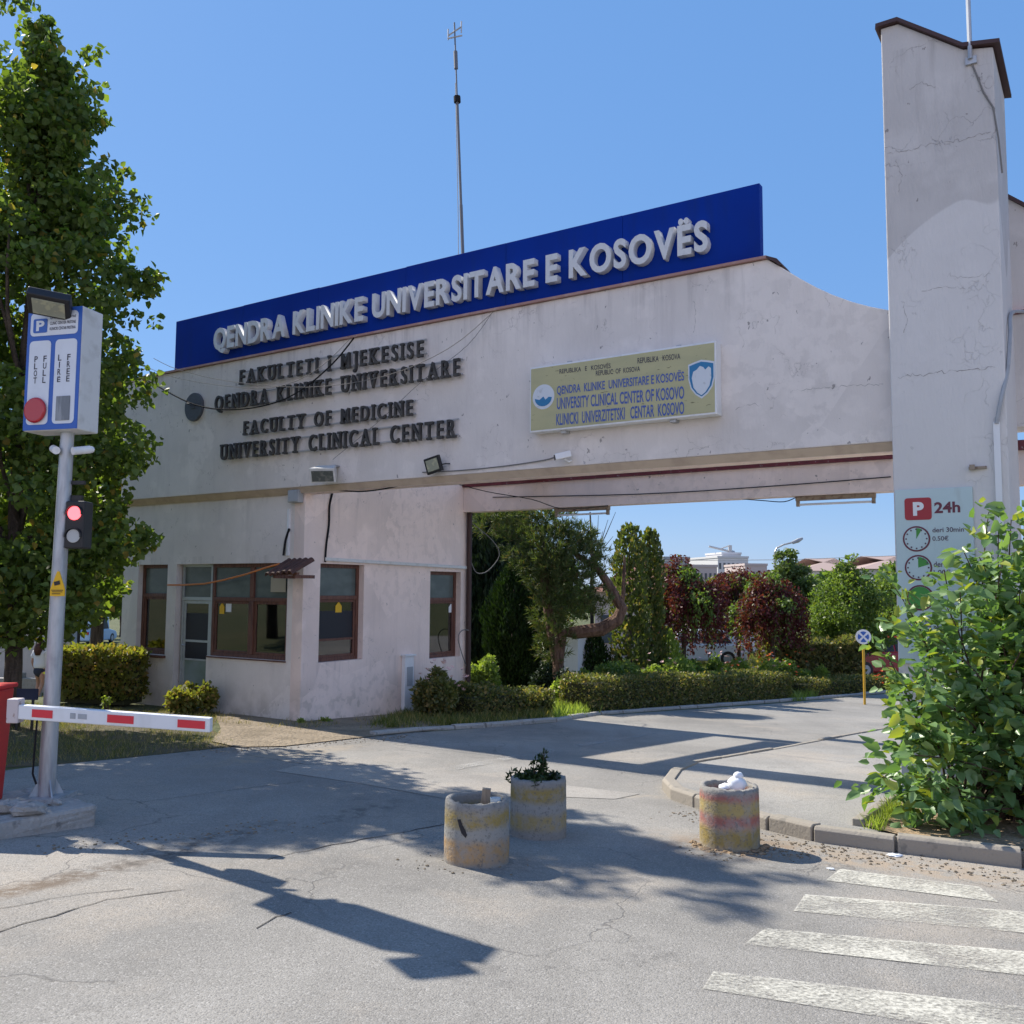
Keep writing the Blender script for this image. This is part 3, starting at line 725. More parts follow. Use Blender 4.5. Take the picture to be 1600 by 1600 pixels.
capm.prism([(tl - .05, tzl - .02)] + [(tl - .045, tzl + .045), (pk[0], pk[1] + .05), (p3[0], p3[1] + .05), (tr + .07, p4[1] + .045), (tr + .07, p4[1] + .004), (p3[0], p3[1] + .004), (pk[0], pk[1] + .004), (tl - .012, tzl + .004)], -.36, vt + .08)
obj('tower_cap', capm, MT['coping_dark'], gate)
# the second opening's wing to the right of the tower
wv_ = vt + .35
wt = fac(1577, 312, wv_); wt2 = fac(1640, 345, wv_)
wb = fac(1590, 488, wv_)[1]; wb0 = fac(1590, 668, wv_)[1]
obj('wing_wall', MB().prism([(tr - .1, wb), (tr + 5, wb), (tr + 5, wt[1] - 1.0), (wt2[0], wt2[1]), (wt[0], wt[1]), (tr - .1, wt[1] + .05)], wv_, wv_ + .35), MT['plaster_far'], gate)
obj('wing_beam', MB().box(tr - .1, tr + 5, wv_ - .06, wv_ + .40, wb0, wb - .042), MT['plaster_far'], gate)
obj('wing_coping', MB().box(tr - .1, tr + 5, wv_ - .1, wv_ + .44, wb - .04, wb - .001), MT['maroon'], gate)
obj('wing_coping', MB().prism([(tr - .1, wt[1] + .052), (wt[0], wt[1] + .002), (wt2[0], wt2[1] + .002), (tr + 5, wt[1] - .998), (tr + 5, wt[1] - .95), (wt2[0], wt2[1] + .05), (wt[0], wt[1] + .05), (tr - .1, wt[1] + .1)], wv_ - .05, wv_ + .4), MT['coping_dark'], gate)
obj('wing_pier', MB().box(tr + .12, tr + .62, wv_ + .1, wv_ + .7, -.6, wb0), MT['plaster_far'], gate)

def window(a, b, z0, z1, split, depth, axis, name='window', lower=None, mull=None, sign_=1, sub=None):
    """wooden window in a hole, transom at split; axis x = front wall, y = side wall"""
    fr = .065; d0, d1 = depth, depth + .07
    mb = MB()
    def bx(m, p, q, r_, s, e0, e1):
        if axis == 'x': m.box(p, q, e0, e1, r_, s)
        else: m.box(-e1, -e0, p, q, r_, s)
    bx(mb, a, a + fr, z0, z1, d0, d1); bx(mb, b - fr, b, z0, z1, d0, d1)
    bx(mb, a + fr, b - fr, z0, z0 + fr, d0, d1); bx(mb, a + fr, b - fr, z1 - fr, z1, d0, d1)
    bx(mb, a + fr, b - fr, split - .035, split + .035, d0 - .004, d1)
    cols = [(a + fr, b - fr)]
    if mull:
        bx(mb, mull - .05, mull + .05, z0 + fr, split - .035, d0 - .012, d1 - .01); bx(mb, mull - .05, mull + .05, split + .035, z1 - fr, d0 - .012, d1 - .01)
        cols = [(a + fr, mull - .05), (mull + .05, b - fr)]
    for p, q in cols:                                    # inner sash of each lower light
        bx(mb, p + .003, p + .05, z0 + fr, split - .035, d0 + .014, d1 - .012); bx(mb, q - .05, q - .003, z0 + fr, split - .035, d0 + .014, d1 - .012)
        bx(mb, p + .05, q - .05, z0 + fr, z0 + fr + .045, d0 + .014, d1 - .012); bx(mb, p + .05, q - .05, split - .08, split - .035, d0 + .014, d1 - .012)
    if sub: bx(mb, cols[0][0] + .05, cols[0][1] - .05, sub - .02, sub + .02, d0 + .012, d1 - .014)
    wo = obj(name, mb, MT['wood'], gate, bevel=.006)
    for p, q in cols:
        g = MB(); bx(g, p + .05, q - .05, z0 + fr + .045, split - .08, d0 + .035, d0 + .041); obj('pane', g, lower or MT['glass'], wo)
        g = MB(); bx(g, p, q, split + .035, z1 - fr, d0 + .03, d0 + .036); obj('pane', g, MT['frost'], wo)
    return wo
spl = f_(400, 937)[1]
window(w0a, w0b, sill0, bwz1, f_(240, 930)[1], .10, 'x', lower=MT['glass_dark'])
obj('window_sill', MB().box(w0a - .06, w0b + .03, -.07, .10, sill0 - .05, sill0 - .003), MT['wood'], gate, bevel=.008)
window(dr1 + .02, bw1, bwz0, bwz1, spl, .07, 'x', mull=f_(388, 960)[0])
obj('window_sill', MB().box(dr1 + .02, bw1 + .01, -.02, .07, bwz0 - .025, bwz0 - .002), MT['wood'], gate)
w1 = window(a0, a1, az0, az1, s_(520, 934)[1], .12, 'y', sub=s_(520, 1000)[1])
window(c0, c1, cz0, cz1, s_(690, 937)[1], .12, 'y')
# door: aluminium leaf with dark lights, glazed transom above
dz1 = f_(297, 938)[1]
door = obj('door_frame', MB().box(dr0 + .06, dr0 + .10, .10, .16, -.05, bwz1).box(dr1 - .06, dr1, .10, .16, -.05, bwz1).box(dr0 + .10, dr1 - .06, .10, .16, dz1, dz1 + .06).box(dr0 + .1, dr1 - .06, .1, .16, bwz1 - .05, bwz1), MT['alu'], gate)
obj('transom_pane', MB().box(dr0 + .10, dr1 - .06, .125, .131, dz1 + .06, bwz1 - .05), MT['frost'], gate)
q0, q1 = dr0 + .105, dr1 - .065; m1 = f_(297, 1002)[1]; m2 = f_(297, 1030)[1]; m3 = f_(297, 958)[1]
leaf = obj('door', MB().box(q0, q0 + .055, .115, .15, -.045, dz1 - .005).box(q1 - .055, q1, .115, .15, -.045, dz1 - .005).box(q0 + .055, q1 - .055, .115, .15, dz1 - .06, dz1 - .005).box(q0 + .055, q1 - .055, .115, .15, m1 - .02, m1 + .02).box(q0 + .055, q1 - .055, .115, .15, m2 - .03, m2), MT['alu'], gate)
obj('panel', MB().box(q0 + .055, q1 - .055, .125, .14, -.045, m2 - .03), MT['door_panel'], leaf)
obj('pane', MB().box(q0 + .055, q1 - .055, .13, .136, m3 + .001, dz1 - .06), MT['glass_dark'], leaf)
obj('pane', MB().box(q0 + .055, q1 - .055, .128, .136, m1 + .02, m3), MT['dark'], leaf)
obj('pane', MB().box(q0 + .055, q1 - .055, .128, .136, m2, m1 - .02), MT['dark'], leaf)
obj('handle', MB().tube([(q0 + .03, .115, m1 - .08), (q0 + .03, .06, m1 - .08), (q0 + .14, .055, m1 - .08)], .011), MT['steel'], leaf)
# blackout board and small hatch behind the corner window
obj('dark_board', MB().box(-.153, -.150, a0 + .118, a1 - .118, s_(520, 998)[1], s_(520, 955)[1]), MT['dark'], gate)

# ---- things fixed to the gatehouse
def on_gate(name, u, v, z, label, cat, group=None):
    return thing(name, label, cat, GATE @ T(u, v, z), group)
def gmesh(name, mb, m, label, cat, group=None, **k):
    o = obj(name, mb, m, None, GATE, **k); return tag(o, label, cat, group)
def gpt(x, y, v=-.14):
    u_, z_ = fac(x, y, v); return (u_, v, z_)
def spt(x, y, u_=.02):
    v_, z_ = side(x, y, u_); return (u_, v_, z_)
# blue rooftop sign
b0u, b1u = fac(278, 540, .0)[0], fac(1190, 340, .0)[0]
bz0, bz1 = zt + .04, fac(740, 395, .0)[1]
bz1 = (fac(278, 503, 0)[1] + fac(1190, 290, 0)[1]) / 2
bs = on_gate('rooftop_sign', b0u, 0, bz0, 'long dark blue sign on top of the beam with raised pale letters', 'sign')
Wd, Hd = b1u - b0u, bz1 - bz0
for k in range(6): obj('panel', MB().box(Wd * k / 6 + .002, Wd * (k + 1) / 6 - .002, -.06 + random.uniform(-.003, .003), .06, random.uniform(0, .004), Hd + random.uniform(-.004, .004)), MT['blue'], bs, bevel=.004)
obj('backing', MB().box(.02, Wd - .02, -.02, .05, .02, Hd - .02), MT['coping_dark'], bs)
for k in range(9):
    x = .3 + k * (Wd - .6) / 8
    if k % 2 == 0: obj('strut', MB().tube([(x, .065, Hd * .8), (x, .22, .0)], .02), MT['steel'], bs)
def lay_letters(body, x0, x1, z0, h, y, parent, mtl, extr, off, gap=.12, spacew=.5, wsc=None, serif=None, rise=0.0, depth_scale=1.0):
    """one raised letter per child; glyph widths scaled so that the row fills x0..x1"""
    g = []
    xx = 0.0
    for ch in body:
        if ch == ' ': xx += spacew; continue
        me, bb = text_mesh(ch, extr and 1.0 or 1.0, extr, off, mtl)
        wch = bb[1] - bb[0]; g.append((ch, me, bb, xx)); xx += wch + gap
    tot = xx - gap; sx = (x1 - x0) / tot
    capb = text_mesh('E', 1.0, extr, off, mtl)[1]; ch_ = capb[3] - capb[2]; sz = h / ch_
    for ch, me, bb, x in g:
        o = bpy.data.objects.new('letter', me); COL.objects.link(o); o.parent = parent
        xpos = x0 + x * sx
        o.matrix_local = tmat(xpos - bb[0] * sx, y, z0 - capb[2] * sz + rise * (xpos - x0), sx, sz, depth_scale)
        yield ch, xpos, (bb[1] - bb[0]) * sx, sx, sz
lq0 = fac(331, 548, -.2); lq1 = fac(1105, 390, -.2)
lh = fac(331, 509, -.2)[1] - lq0[1]
mbz = (lq0[1] + fac(1103, 392, -.2)[1]) / 2 - bz0
for _ in lay_letters('QENDRA KLINIKE UNIVERSITARE E KOSOVËS', lq0[0] - b0u, lq1[0] - b0u, mbz + .01, .40, -.118, bs, MT['letter'], .055, .034, .09, .36): pass
# dark slab-serif lettering on the beam: four rows
SER = {'F': [(.0, 0)], 'A': [(.0, 0), (1., 0)], 'K': [(0, 0), (0, 1), (1, 0), (.9, 1)], 'U': [(0, 1), (1, 1)], 'L': [(0, 1)], 'T': [(.5, 0)], 'E': [], 'I': [(.5, 0), (.5, 1)],
       'M': [(0, 0), (1, 0)], 'J': [(.8, 1)], 'N': [(0, 0), (1, 1)], 'D': [], 'R': [(0, 0), (1, 0)], 'Y': [(.5, 0), (0, 1), (1, 1)], 'V': [(0, 1), (1, 1)], 'Q': [], 'O': [], 'C': [], 'S': []}
rows = [('FAKULTETI I MJEKESISE', (376, 598), (662, 557), 25, 'first row of dark raised letters under the blue sign'),
        ('QENDRA KLINIKE UNIVERSITARE', (337, 641), (719, 587), 26, 'second and longest row of dark raised letters on the beam'),
        ('FACULTY OF MEDICINE', (382, 679), (645, 649), 24, 'third and shortest row of dark raised letters on the beam'),
        ('UNIVERSITY CLINICAL CENTER', (346, 717), (712, 683), 27, 'lowest row of dark raised letters on the beam')]
for body, qa, qb, hp, lab in rows:
    ua, za = fac(*qa, -.2); ub, zb = fac(*qb, -.2)
    zb2 = (za + zb) / 2
    h = (fac(qa[0], qa[1] - hp + 3, -.2)[1] - za + fac(qb[0], qb[1] - hp - 1, -.2)[1] - zb) / 2
    t = on_gate('wall_lettering', ua, -.12, zb2, lab + ', mounted on two thin rails', 'lettering', 'rows of dark lettering on the beam')
    rise = (zb - za) / (ub - ua) * .6
    obj('rail', MB().box(-.02, ub - ua + .02, -.055, -.03, .012, .03), MT['rail'], t)
    obj('rail', MB().box(-.02, ub - ua + .02, -.055, -.03, h - .03, h - .012), MT['rail'], t)
    g = []; xx = 0.0
    for ch in body:
        if ch == ' ': xx += .62; continue
        me, bb = text_mesh(ch, 1.0, 0.0, .012, MT['dark_letter']); me2, _ = text_mesh(ch, 1.0, .5, .012, MT['dark_letter'])
        g.append((ch, me2, bb, xx)); xx += bb[1] - bb[0] + .30
    sx = (ub - ua) / (xx - .30); cb = text_mesh('E', 1.0, 0.0, .012, MT['dark_letter'])[1]; sz = h / (cb[3] - cb[2])
    for ch, me, bb, x in g:
        mb = MB(); x *= sx; wd = (bb[1] - bb[0]) * sx
        mb.add([((v.co.x - bb[0]) * sx, -.090 + .024 * (-v.co.z * 2), (v.co.y - cb[2]) * sz) for v in me.vertices], [list(p.vertices) for p in me.polygons])
        for fx, tp in SER.get(ch, []):
            sw_ = min(.042, .03 + wd * .1); cx = .028 + fx * (wd - .056)
            mb.box(cx - sw_, cx + sw_, -.1165, -.065, (h - .032) if tp else -.002, (h + .002) if tp else .032)
        obj('letter', mb, MT['dark_letter'], t, T(x, 0, rise * x))
# yellow sign box
qs = [fac(828, 572, -.3), fac(1119, 535, -.3), fac(1119, 648, -.3), fac(828, 675, -.3)]
sx0 = (qs[0][0] + qs[3][0]) / 2; sx1 = (qs[1][0] + qs[2][0]) / 2; szb = (qs[2][1] + qs[3][1]) / 2; szt = (qs[0][1] + qs[1][1]) / 2
yb = on_gate('sign_box', sx0, -.12, szb, 'faded yellow box sign with blue lettering, a round emblem and a shield', 'sign')
Wy, Hy = sx1 - sx0, szt - szb
obj('case', MB().box(0, Wy, -.18, -.001, 0, Hy), MT['white'], yb, bevel=.006)
obj('face', MB().box(.02, Wy - .02, -.186, -.181, .025, Hy - .025), MT['olive'], yb)
for k, (x, zz) in enumerate([(.55, Hy), (Wy - .55, Hy), (.5, -.035), (Wy - .6, -.035)]):
    obj('bracket', MB().box(x - .03, x + .03, -.05, -.002, zz + .001, zz + .05) if zz > 0 else MB().box(x - .04, x + .04, -.12, -.002, zz, zz + .034), MT['steel'], yb)
def ypos(x, y):
    u_, z_ = fac(x, y, -.31); return u_ - sx0, z_ - szb
tx = MB()
for body, pa, pb, hp in [('QENDRA  KLINIKE  UNIVERSITARE E KOSOVËS', (870, 619), (1069, 597), 20), ('UNIVERSITY CLINICAL CENTER OF KOSOVO', (870, 640), (1069, 623), 20), ('KLINICKI  UNIVERZITETSKI   CENTAR  KOSOVO', (869, 665), (1069, 647), 20)]:
    xa, za = ypos(*pa); xb, zb = ypos(*pb); h = ypos(pb[0], pb[1] - hp)[1] - zb
    text_to_mb(tx, body, xa, xb, za, za + h, -.189, off=.018, dz=(zb - za) / (xb - xa))
obj('lettering', tx, MT['text_blue'], yb)
tx = MB()
for body, pa, pb, hp in [('REPUBLIKA   E   KOSOVËS', (874, 584), (954, 575), 9), ('REPUBLIKA   KOSOVA', (996, 568), (1063, 561), 9), ('REPUBLIC  OF  KOSOVA', (931, 587), (1000, 580), 8)]:
    xa, za = ypos(*pa); xb, zb = ypos(*pb); h = ypos(pb[0], pb[1] - hp)[1] - zb
    text_to_mb(tx, body, xa, xb, za, za + h, -.189, off=.01, dz=(zb - za) / (xb - xa))
obj('lettering', tx, MT['text_dark'], yb)
ex, ez = ypos(849, 620); er = ypos(866, 620)[0] - ex
em = MB().disc(er, -.190, -.1865, 28, M=T(ex, 0, ez)); obj('roundel', em, MT['emblem_white'], yb)
ring = [(er * math.cos(a), er * math.sin(a)) for a in np.linspace(0, 2 * math.pi, 28, endpoint=False)]
lo = MB().prism([(ex + er * .78 * math.cos(a), ez - er * .1 + er * .66 * math.sin(a)) for a in np.linspace(math.pi, 2 * math.pi, 12)] + [(ex + er * .5, ez - er * .05), (ex + er * .2, ez - er * .25), (ex + .0, ez + er * .02), (ex - er * .35, ez - er * .22)], -.1935, -.1905)
obj('emblem_mark', lo, MT['emblem_blue'], yb)
hx, hz = ypos(1096, 592); hw = ypos(1117, 592)[0] - hx; hh = ypos(1096, 562)[1] - hz
shield = lambda s: [(hx - hw * s, hz + hh * .82 * s), (hx - hw * .5 * s, hz + hh * .92 * s), (hx, hz + hh * s), (hx + hw * .5 * s, hz + hh * .92 * s), (hx + hw * s, hz + hh * .82 * s), (hx + hw * s, hz + hh * .05 * s), (hx + hw * .82 * s, hz - hh * .45 * s), (hx + hw * .45 * s, hz - hh * .8 * s), (hx, hz - hh * 1.02 * s), (hx - hw * .45 * s, hz - hh * .8 * s), (hx - hw * .82 * s, hz - hh * .45 * s), (hx - hw * s, hz + hh * .05 * s)]
obj('shield', MB().prism(shield(1.0), -.190, -.1865), MT['emblem_white'], yb)
obj('shield_field', MB().prism(shield(.9), -.1925, -.1905), MT['emblem_blue'], yb)
mp_ = [(-.72, .1), (-.6, .42), (-.35, .5), (-.1, .68), (.15, .6), (.3, .45), (.55, .6), (.72, .5), (.74, 0), (.6, -.4), (.3, -.7), (0, -.85), (-.3, -.7), (-.6, -.4)]
obj('emblem_mark', MB().prism([(hx + hw * a, hz + hh * b) for a, b in mp_], -.195, -.193), MT['emblem_white'], yb)

# round grey disc
du, dz_ = fac(303, 636, -.16); dr_ = fac(303, 614, -.16)[1] - dz_
ds = on_gate('wall_disc', du, -.12, dz_, 'round dark grey disc on the wall left of the lettering', 'disc')
obj('plate', MB().disc(dr_, -.06, -.002, 32, rx=dr_ * .93), MT['disc'], ds, bevel=.012)
obj('bracket', MB().tube([(-.03, -.062, .02), (.0, -.2, .04), (.08, -.2, .03)], .012).box(-.06, .05, -.075, -.061, -.03, .05), MT['disc'], ds)
# white floodlight
fu, fz = fac(505, 742, -.4)
fl = on_gate('floodlight', fu, -.13, fz, 'large white box floodlight over the booth corner', 'floodlight')
Mw = T(0, -.24, .02) @ rz(R(24)) @ Matrix.Rotation(R(22), 4, 'X')
obj('housing', MB().add([(-.21, -.10, -.12), (.21, -.10, -.12), (.21, -.10, .12), (-.21, -.10, .12), (-.15, .16, -.07), (.15, .16, -.07), (.15, .16, .10), (-.15, .16, .10)], [(0, 1, 2, 3), (7, 6, 5, 4), (0, 4, 5, 1), (1, 5, 6, 2), (2, 6, 7, 3), (3, 7, 4, 0)], M=None) if False else MB().add([Mw @ Vector(q) for q in [(-.21, -.10, -.12), (.21, -.10, -.12), (.21, -.10, .12), (-.21, -.10, .12), (-.15, .16, -.07), (.15, .16, -.07), (.15, .16, .10), (-.15, .16, .10)]], [(0, 1, 2, 3), (7, 6, 5, 4), (0, 4, 5, 1), (1, 5, 6, 2), (2, 6, 7, 3), (3, 7, 4, 0)]), MT['offwhite'], fl, bevel=.01)
obj('lens', MB().box(-.18, .18, -.106, -.101, -.10, .075, M=Mw), MT['lamp_dark'], fl)
obj('bracket', MB().box(-.1, .1, -.10, -.002, .15, .175).box(.02, .05, -.08, -.02, -.06, .149), MT['steel'], fl)
# black led floodlight
lu, lz = fac(675, 726, -.3)
ll = on_gate('led_floodlight', lu, -.13, lz, 'small black floodlight tilted on the lower edge of the beam', 'floodlight')
Ml = T(0, -.14, .0) @ Matrix.Rotation(R(-12), 4, 'Y') @ Matrix.Rotation(R(10), 4, 'X')
obj('housing', MB().box(-.14, .14, -.02, .035, -.12, .12, M=Ml), MT['black'], ll, bevel=.008)
obj('lens', MB().box(-.105, .105, -.028, -.021, -.085, .085, M=Ml), MT['lamp_glass'], ll)
obj('bracket', MB().tube([(.14, -.12, 0), (.2, -.1, .01), (.2, -.002, .02)], .01), MT['black'], ll)
# cctv on the beam
cu_, cz_ = fac(878, 711, -.3)
cc = on_gate('security_camera', cu_, -.13, cz_, 'white security camera on the beam below the yellow sign', 'security camera')
Mc = T(0, -.13, 0) @ rz(R(-52)) @ Matrix.Rotation(R(14), 4, 'X')
obj('body', MB().box(-.05, .05, -.12, .1, -.042, .042, M=Mc), MT['white'], cc, bevel=.008)
obj('lens', MB().box(-.04, .04, -.128, -.121, -.035, .03, M=Mc), MT['black'], cc)
obj('bracket', MB().tube([(.0, -.10, -.045), (.04, -.05, -.08), (.05, -.002, -.06)], .013), MT['white'], cc)
# junction box and conduit down the corner
ju, jz = fac(460, 775, -.1)
jb = on_gate('junction_box', ju, 0, jz, 'grey electrical box under the beam at the booth corner', 'electrical box')
obj('box', MB().box(-.13, .12, -.13, -.125 + .12, -.11, .10), MT['grey'], jb, bevel=.01)
obj('lid', MB().box(-.115, .105, -.142, -.1305, -.095, .085), MT['grey'], jb, bevel=.006)
ca, cb = gpt(451, 795, -.03), gpt(450, 868, -.03)
gmesh('conduit', MB().box(ca[0] - .025, ca[0] + .02, -.035, -.002, cb[2], ca[2]), MT['white'], 'white plastic conduit running down from the grey electrical box', 'conduit')
# small tiled canopy at the corner
ru, rz_ = fac(455, 892, -.3)
tc_ = on_gate('tile_canopy', ru, 0, rz_, 'small broken canopy of brown tiles at the booth corner', 'canopy')
for k in range(5):
    x = -.2 + k * .1
    arc = [(x + .052 * math.cos(a), .05 * math.sin(a)) for a in np.linspace(0, math.pi, 7)] + [(x - .04, 0), (x + .04, 0)]
    obj('tile', MB().prism(arc[:7] + [(x - .038, .004)] + [(x + .038 * math.cos(a), .036 * math.sin(a)) for a in np.linspace(math.pi * .9, .1 * math.pi, 5)], -.46, -.02, M=Matrix.Rotation(R(random.uniform(20, 27)), 4, 'X') @ T(0, 0, .14)), MT['tile'], tc_)
tc_.scale = (1.25, 1.2, 1.35)
obj('batten', MB().box(-.26, .26, -.40, -.36, -.05, -.02).box(-.2, -.16, -.38, -.01, -.09, -.05).box(.16, .2, -.38, -.01, -.09, -.05), MT['wood'], tc_)
# hose
hp = [gpt(x, y, -.08) for x, y in [(262, 914), (285, 914), (320, 912), (350, 906), (385, 897), (412, 888), (436, 881)]]
gmesh('hose', MB().tube(hp, .016), MT['orange'], 'orange corrugated hose slung across the booth door and window', 'hose')
# notices on the windows
def notice(name, x0, x1, y0, y1, v, label, m, tri=False, sidew=False):
    mb = MB()
    if sidew:
        (_, va, za), (_, vb, zb) = spt(x0, y1, -.147), spt(x1, y0, -.147)
        mb.box(-.149, -.146, va, vb, za, za + (zb - za) * .6); mb.prism([(va, za + (zb - za) * .6), (vb, za + (zb - za) * .6), ((va + vb) / 2, zb)], -.149, -.146, axis='x')
    else:
        a, b = gpt(x0, y1, v), gpt(x1, y0, v)
        if tri: mb.prism([(a[0], a[2]), (b[0], a[2]), (b[0], a[2] + (b[2] - a[2]) * .6), ((a[0] + b[0]) / 2, b[2]), (a[0], a[2] + (b[2] - a[2]) * .6)], v - .003, v)
        else: mb.box(a[0], b[0], v - .003, v, a[2], b[2])
    return gmesh(name, mb, m, label, 'notice')
notice('notice', 343, 351, 941, 959, .10, 'yellow warning notice on the wide front window', MT['yellow'], True)
notice('notice', 353, 362, 937, 956, .10, 'white notice on the wide front window', MT['white'])
notice('notice', 423, 447, 902, 925, .065, 'yellowed paper sheet over the upper right light of the front window', MT['curtain'])
notice('notice', 524, 534, 940, 957, 0, 'yellow warning notice on the corner window', MT['yellow'], sidew=True)
notice('notice', 701, 708, 943, 957, 0, 'white notice on the narrow window by the drainpipe', MT['white'], sidew=True)
# meter niche
mvb, mzb = side(628, 1108, .03); mva, mza = side(641, 1022, .03)
ml = thing('meter_cabinet', 'narrow white meter cabinet against the side wall', 'cabinet', GATE @ T(0, mvb, -.15))
mw = side(646, 1060, .08)[0] - mvb
obj('box', MB().box(.002, .09, 0, mw, 0, mza + .12), MT['white'], ml, bevel=.01)
obj('hatch', MB().box(.0905, .10, mw * .2, mw * .85, side(637, 1072, .08)[1] + .15, side(637, 1042, .08)[1] + .15), MT['grey'], ml, bevel=.02)
obj('cover', MB().box(.0, .12, -.03, mw + .03, mza + .121, mza + .15), MT['white'], ml)
# drainpipe
pv = side(733, 900, .06)[0]
gmesh('drainpipe', MB().tube([(.07, VB - .12, 4.4), (.07, VB - .12, 3.9), (.07, VB - .12, -.3)], .055, 12), MT['pipe'], 'dark brown drainpipe down the rear corner of the booth', 'drainpipe')
# conduit strip above the side windows
va, za = side(508, 876, .03); vb_, zb = side(729, 889, .03)
gmesh('cable_duct', MB().add([(.002, va, za), (.05, va, za), (.05, vb_, zb), (.002, vb_, zb), (.002, va, za + .055), (.05, va, za + .055), (.05, vb_, zb + .055), (.002, vb_, zb + .055)], [(0, 1, 2, 3), (4, 5, 6, 7), (0, 1, 5, 4), (1, 2, 6, 5), (2, 3, 7, 6), (3, 0, 4, 7)]), MT['offwhite'], 'pale cable duct over the windows of the side wall', 'cable duct')
# fluorescent fixtures under the rear beam
for (xa, ya, xb, yb_), lab in (((1244, 779, 1368, 770), 'bare tube lamp under the rear beam near the tower'), ((868, 800, 952, 797), 'tube lamp under the rear beam near the drainpipe')):
    ua, z1 = fac(xa, ya, VB - .13); ub, z2 = fac(xb, yb_, VB - .13)
    t = on_gate('tube_light', ua, VB - .13, zr - .03, lab, 'light', 'tube lights under the rear beam')
    L = ub - ua
    obj('housing', MB().box(0, L, -.05, .05, -.045, .025), MT['fixture'], t)
    obj('tube', MB().tube([(.05, 0, -.11), (L - .05, 0, -.11)], .019, 10), MT['tube_lamp'], t)
    for e in (.03, L - .03): obj('end_cap', MB().box(e - .025, e + .025, -.03, .03, -.14, -.046), MT['fixture'], t)
# parking board on the tower
bp = [fac(1398, 766, -.33), fac(1519, 758, -.33), fac(1402, 1036, -.33)]
pbd = on_gate('parking_board', bp[0][0], -.30, bp[2][1], 'pale blue parking tariff board on the tower, half hidden by the bush', 'sign')
Wp, Hp = bp[1][0] - bp[0][0], bp[0][1] - bp[2][1]
obj('board', MB().box(0, Wp, -.028, -.002, 0, Hp), MT['panel'], pbd, bevel=.004)
def pp(x, y):
    u_, z_ = fac(x, y, -.33); return u_ - bp[0][0], z_ - bp[2][1]
(x0, z0), (x1, z1) = pp(1414, 813), pp(1455, 777)
def rrect(x0, x1, z0, z1, r, n=4):
    o = []
    for cx, cz, a in ((x1 - r, z1 - r, 0), (x0 + r, z1 - r, 90), (x0 + r, z0 + r, 180), (x1 - r, z0 + r, 270)):
        for k in range(n + 1): q = R(a + 90 * k / n); o.append((cx + r * math.cos(q), cz + r * math.sin(q)))
    return o
obj('parking_symbol', MB().prism(rrect(x0, x1, z0, z1, .03), -.033, -.0285), MT['board_red'], pbd)
pt = MB(); text_to_mb(pt, 'P', x0 + .085, x1 - .075, z0 + .045, z1 - .045, -.036, off=.05)
obj('symbol_letter', pt, MT['white'], pbd)
tx = MB(); (xa, za), (xb, zb) = pp(1460, 802), pp(1500, 783)
text_to_mb(tx, '24h', xa, xb, za, zb, -.031, off=.03)
obj('lettering', tx, MT['board_maroon'], pbd)
tx = MB()
for body, pa, pb in [('deri 30min', (1457, 832), (1506, 823)), ('0.50€', (1457, 845), (1482, 837)), ('deri 1h', (1459, 886), (1491, 877)), ('1.00€', (1459, 898), (1485, 890)), ('0.50€', (1464, 946), (1493, 936)), ('* Pagesa e parkingut', (1418, 975), (1508, 965)), ('bëhet para se të paguani', (1412, 986), (1514, 976)), ('parkimin', (1434, 996), (1475, 987))]:
    (xa, za), (xb, zb) = pp(*pa), pp(*pb); text_to_mb(tx, body, xa, xb, za, zb, -.031, off=.012)
obj('lettering', tx, MT['board_text'], pbd)
for (cx, cy), fr_ in (((1432, 842), .08), ((1435, 887), .2), ((1438, 934), 1.0)):
    x, z = pp(cx, cy); r = abs(pp(cx, cy - 20)[1] - z)
    d = obj('clock_dial', MB().disc(r, -.0315, -.0285, 32, M=T(x, 0, z)), MT['board_maroon'], pbd)
    obj('dial_face', MB().disc(r * .87, -.0335, -.032, 32, M=T(x, 0, z)), MT['panel'], d)
    if fr_ == 1.0: obj('green_sector', MB().disc(r * .86, -.036, -.034, 32, M=T(x, 0, z)), MT['board_green'], d)
    else:
        obj('green_sector', MB().prism([(x, z)] + [(x + r * .84 * math.sin(q), z + r * .84 * math.cos(q)) for q in np.linspace(0, 2 * math.pi * fr_, 6)], -.036, -.034), MT['board_green'], d)
        tk = MB()
        for k in range(12):
            q = 2 * math.pi * k / 12; tk.disc(.010, -.038, -.0365, 6, M=T(x + r * .75 * math.sin(q), 0, z + r * .75 * math.cos(q)))
        obj('tick_marks', tk, MT['board_text'], d)
# white conduit and dark cable on the tower's right edge, small rusty bracket
a, b = gpt(1557, 660, -.32), gpt(1558, 815, -.32)
gmesh('conduit', MB().box(a[0] - .03, a[0] + .03, -.34, -.302, .2, a[2]), MT['white'], 'white conduit up the right edge of the tower above the bush', 'conduit')
gmesh('wall_bracket', MB().box(*sorted((gpt(1514, 731, -.3)[0], gpt(1542, 731, -.3)[0])), -.33, -.302, gpt(1530, 733, -.3)[2], gpt(1530, 729, -.3)[2]).box(gpt(1516, 731, -.3)[0], gpt(1524, 731, -.3)[0], -.37, -.331, gpt(1520, 735, -.3)[2], gpt(1520, 727, -.3)[2]), MT['fixture'], 'small rusty bracket on the tower above the parking board', 'bracket')
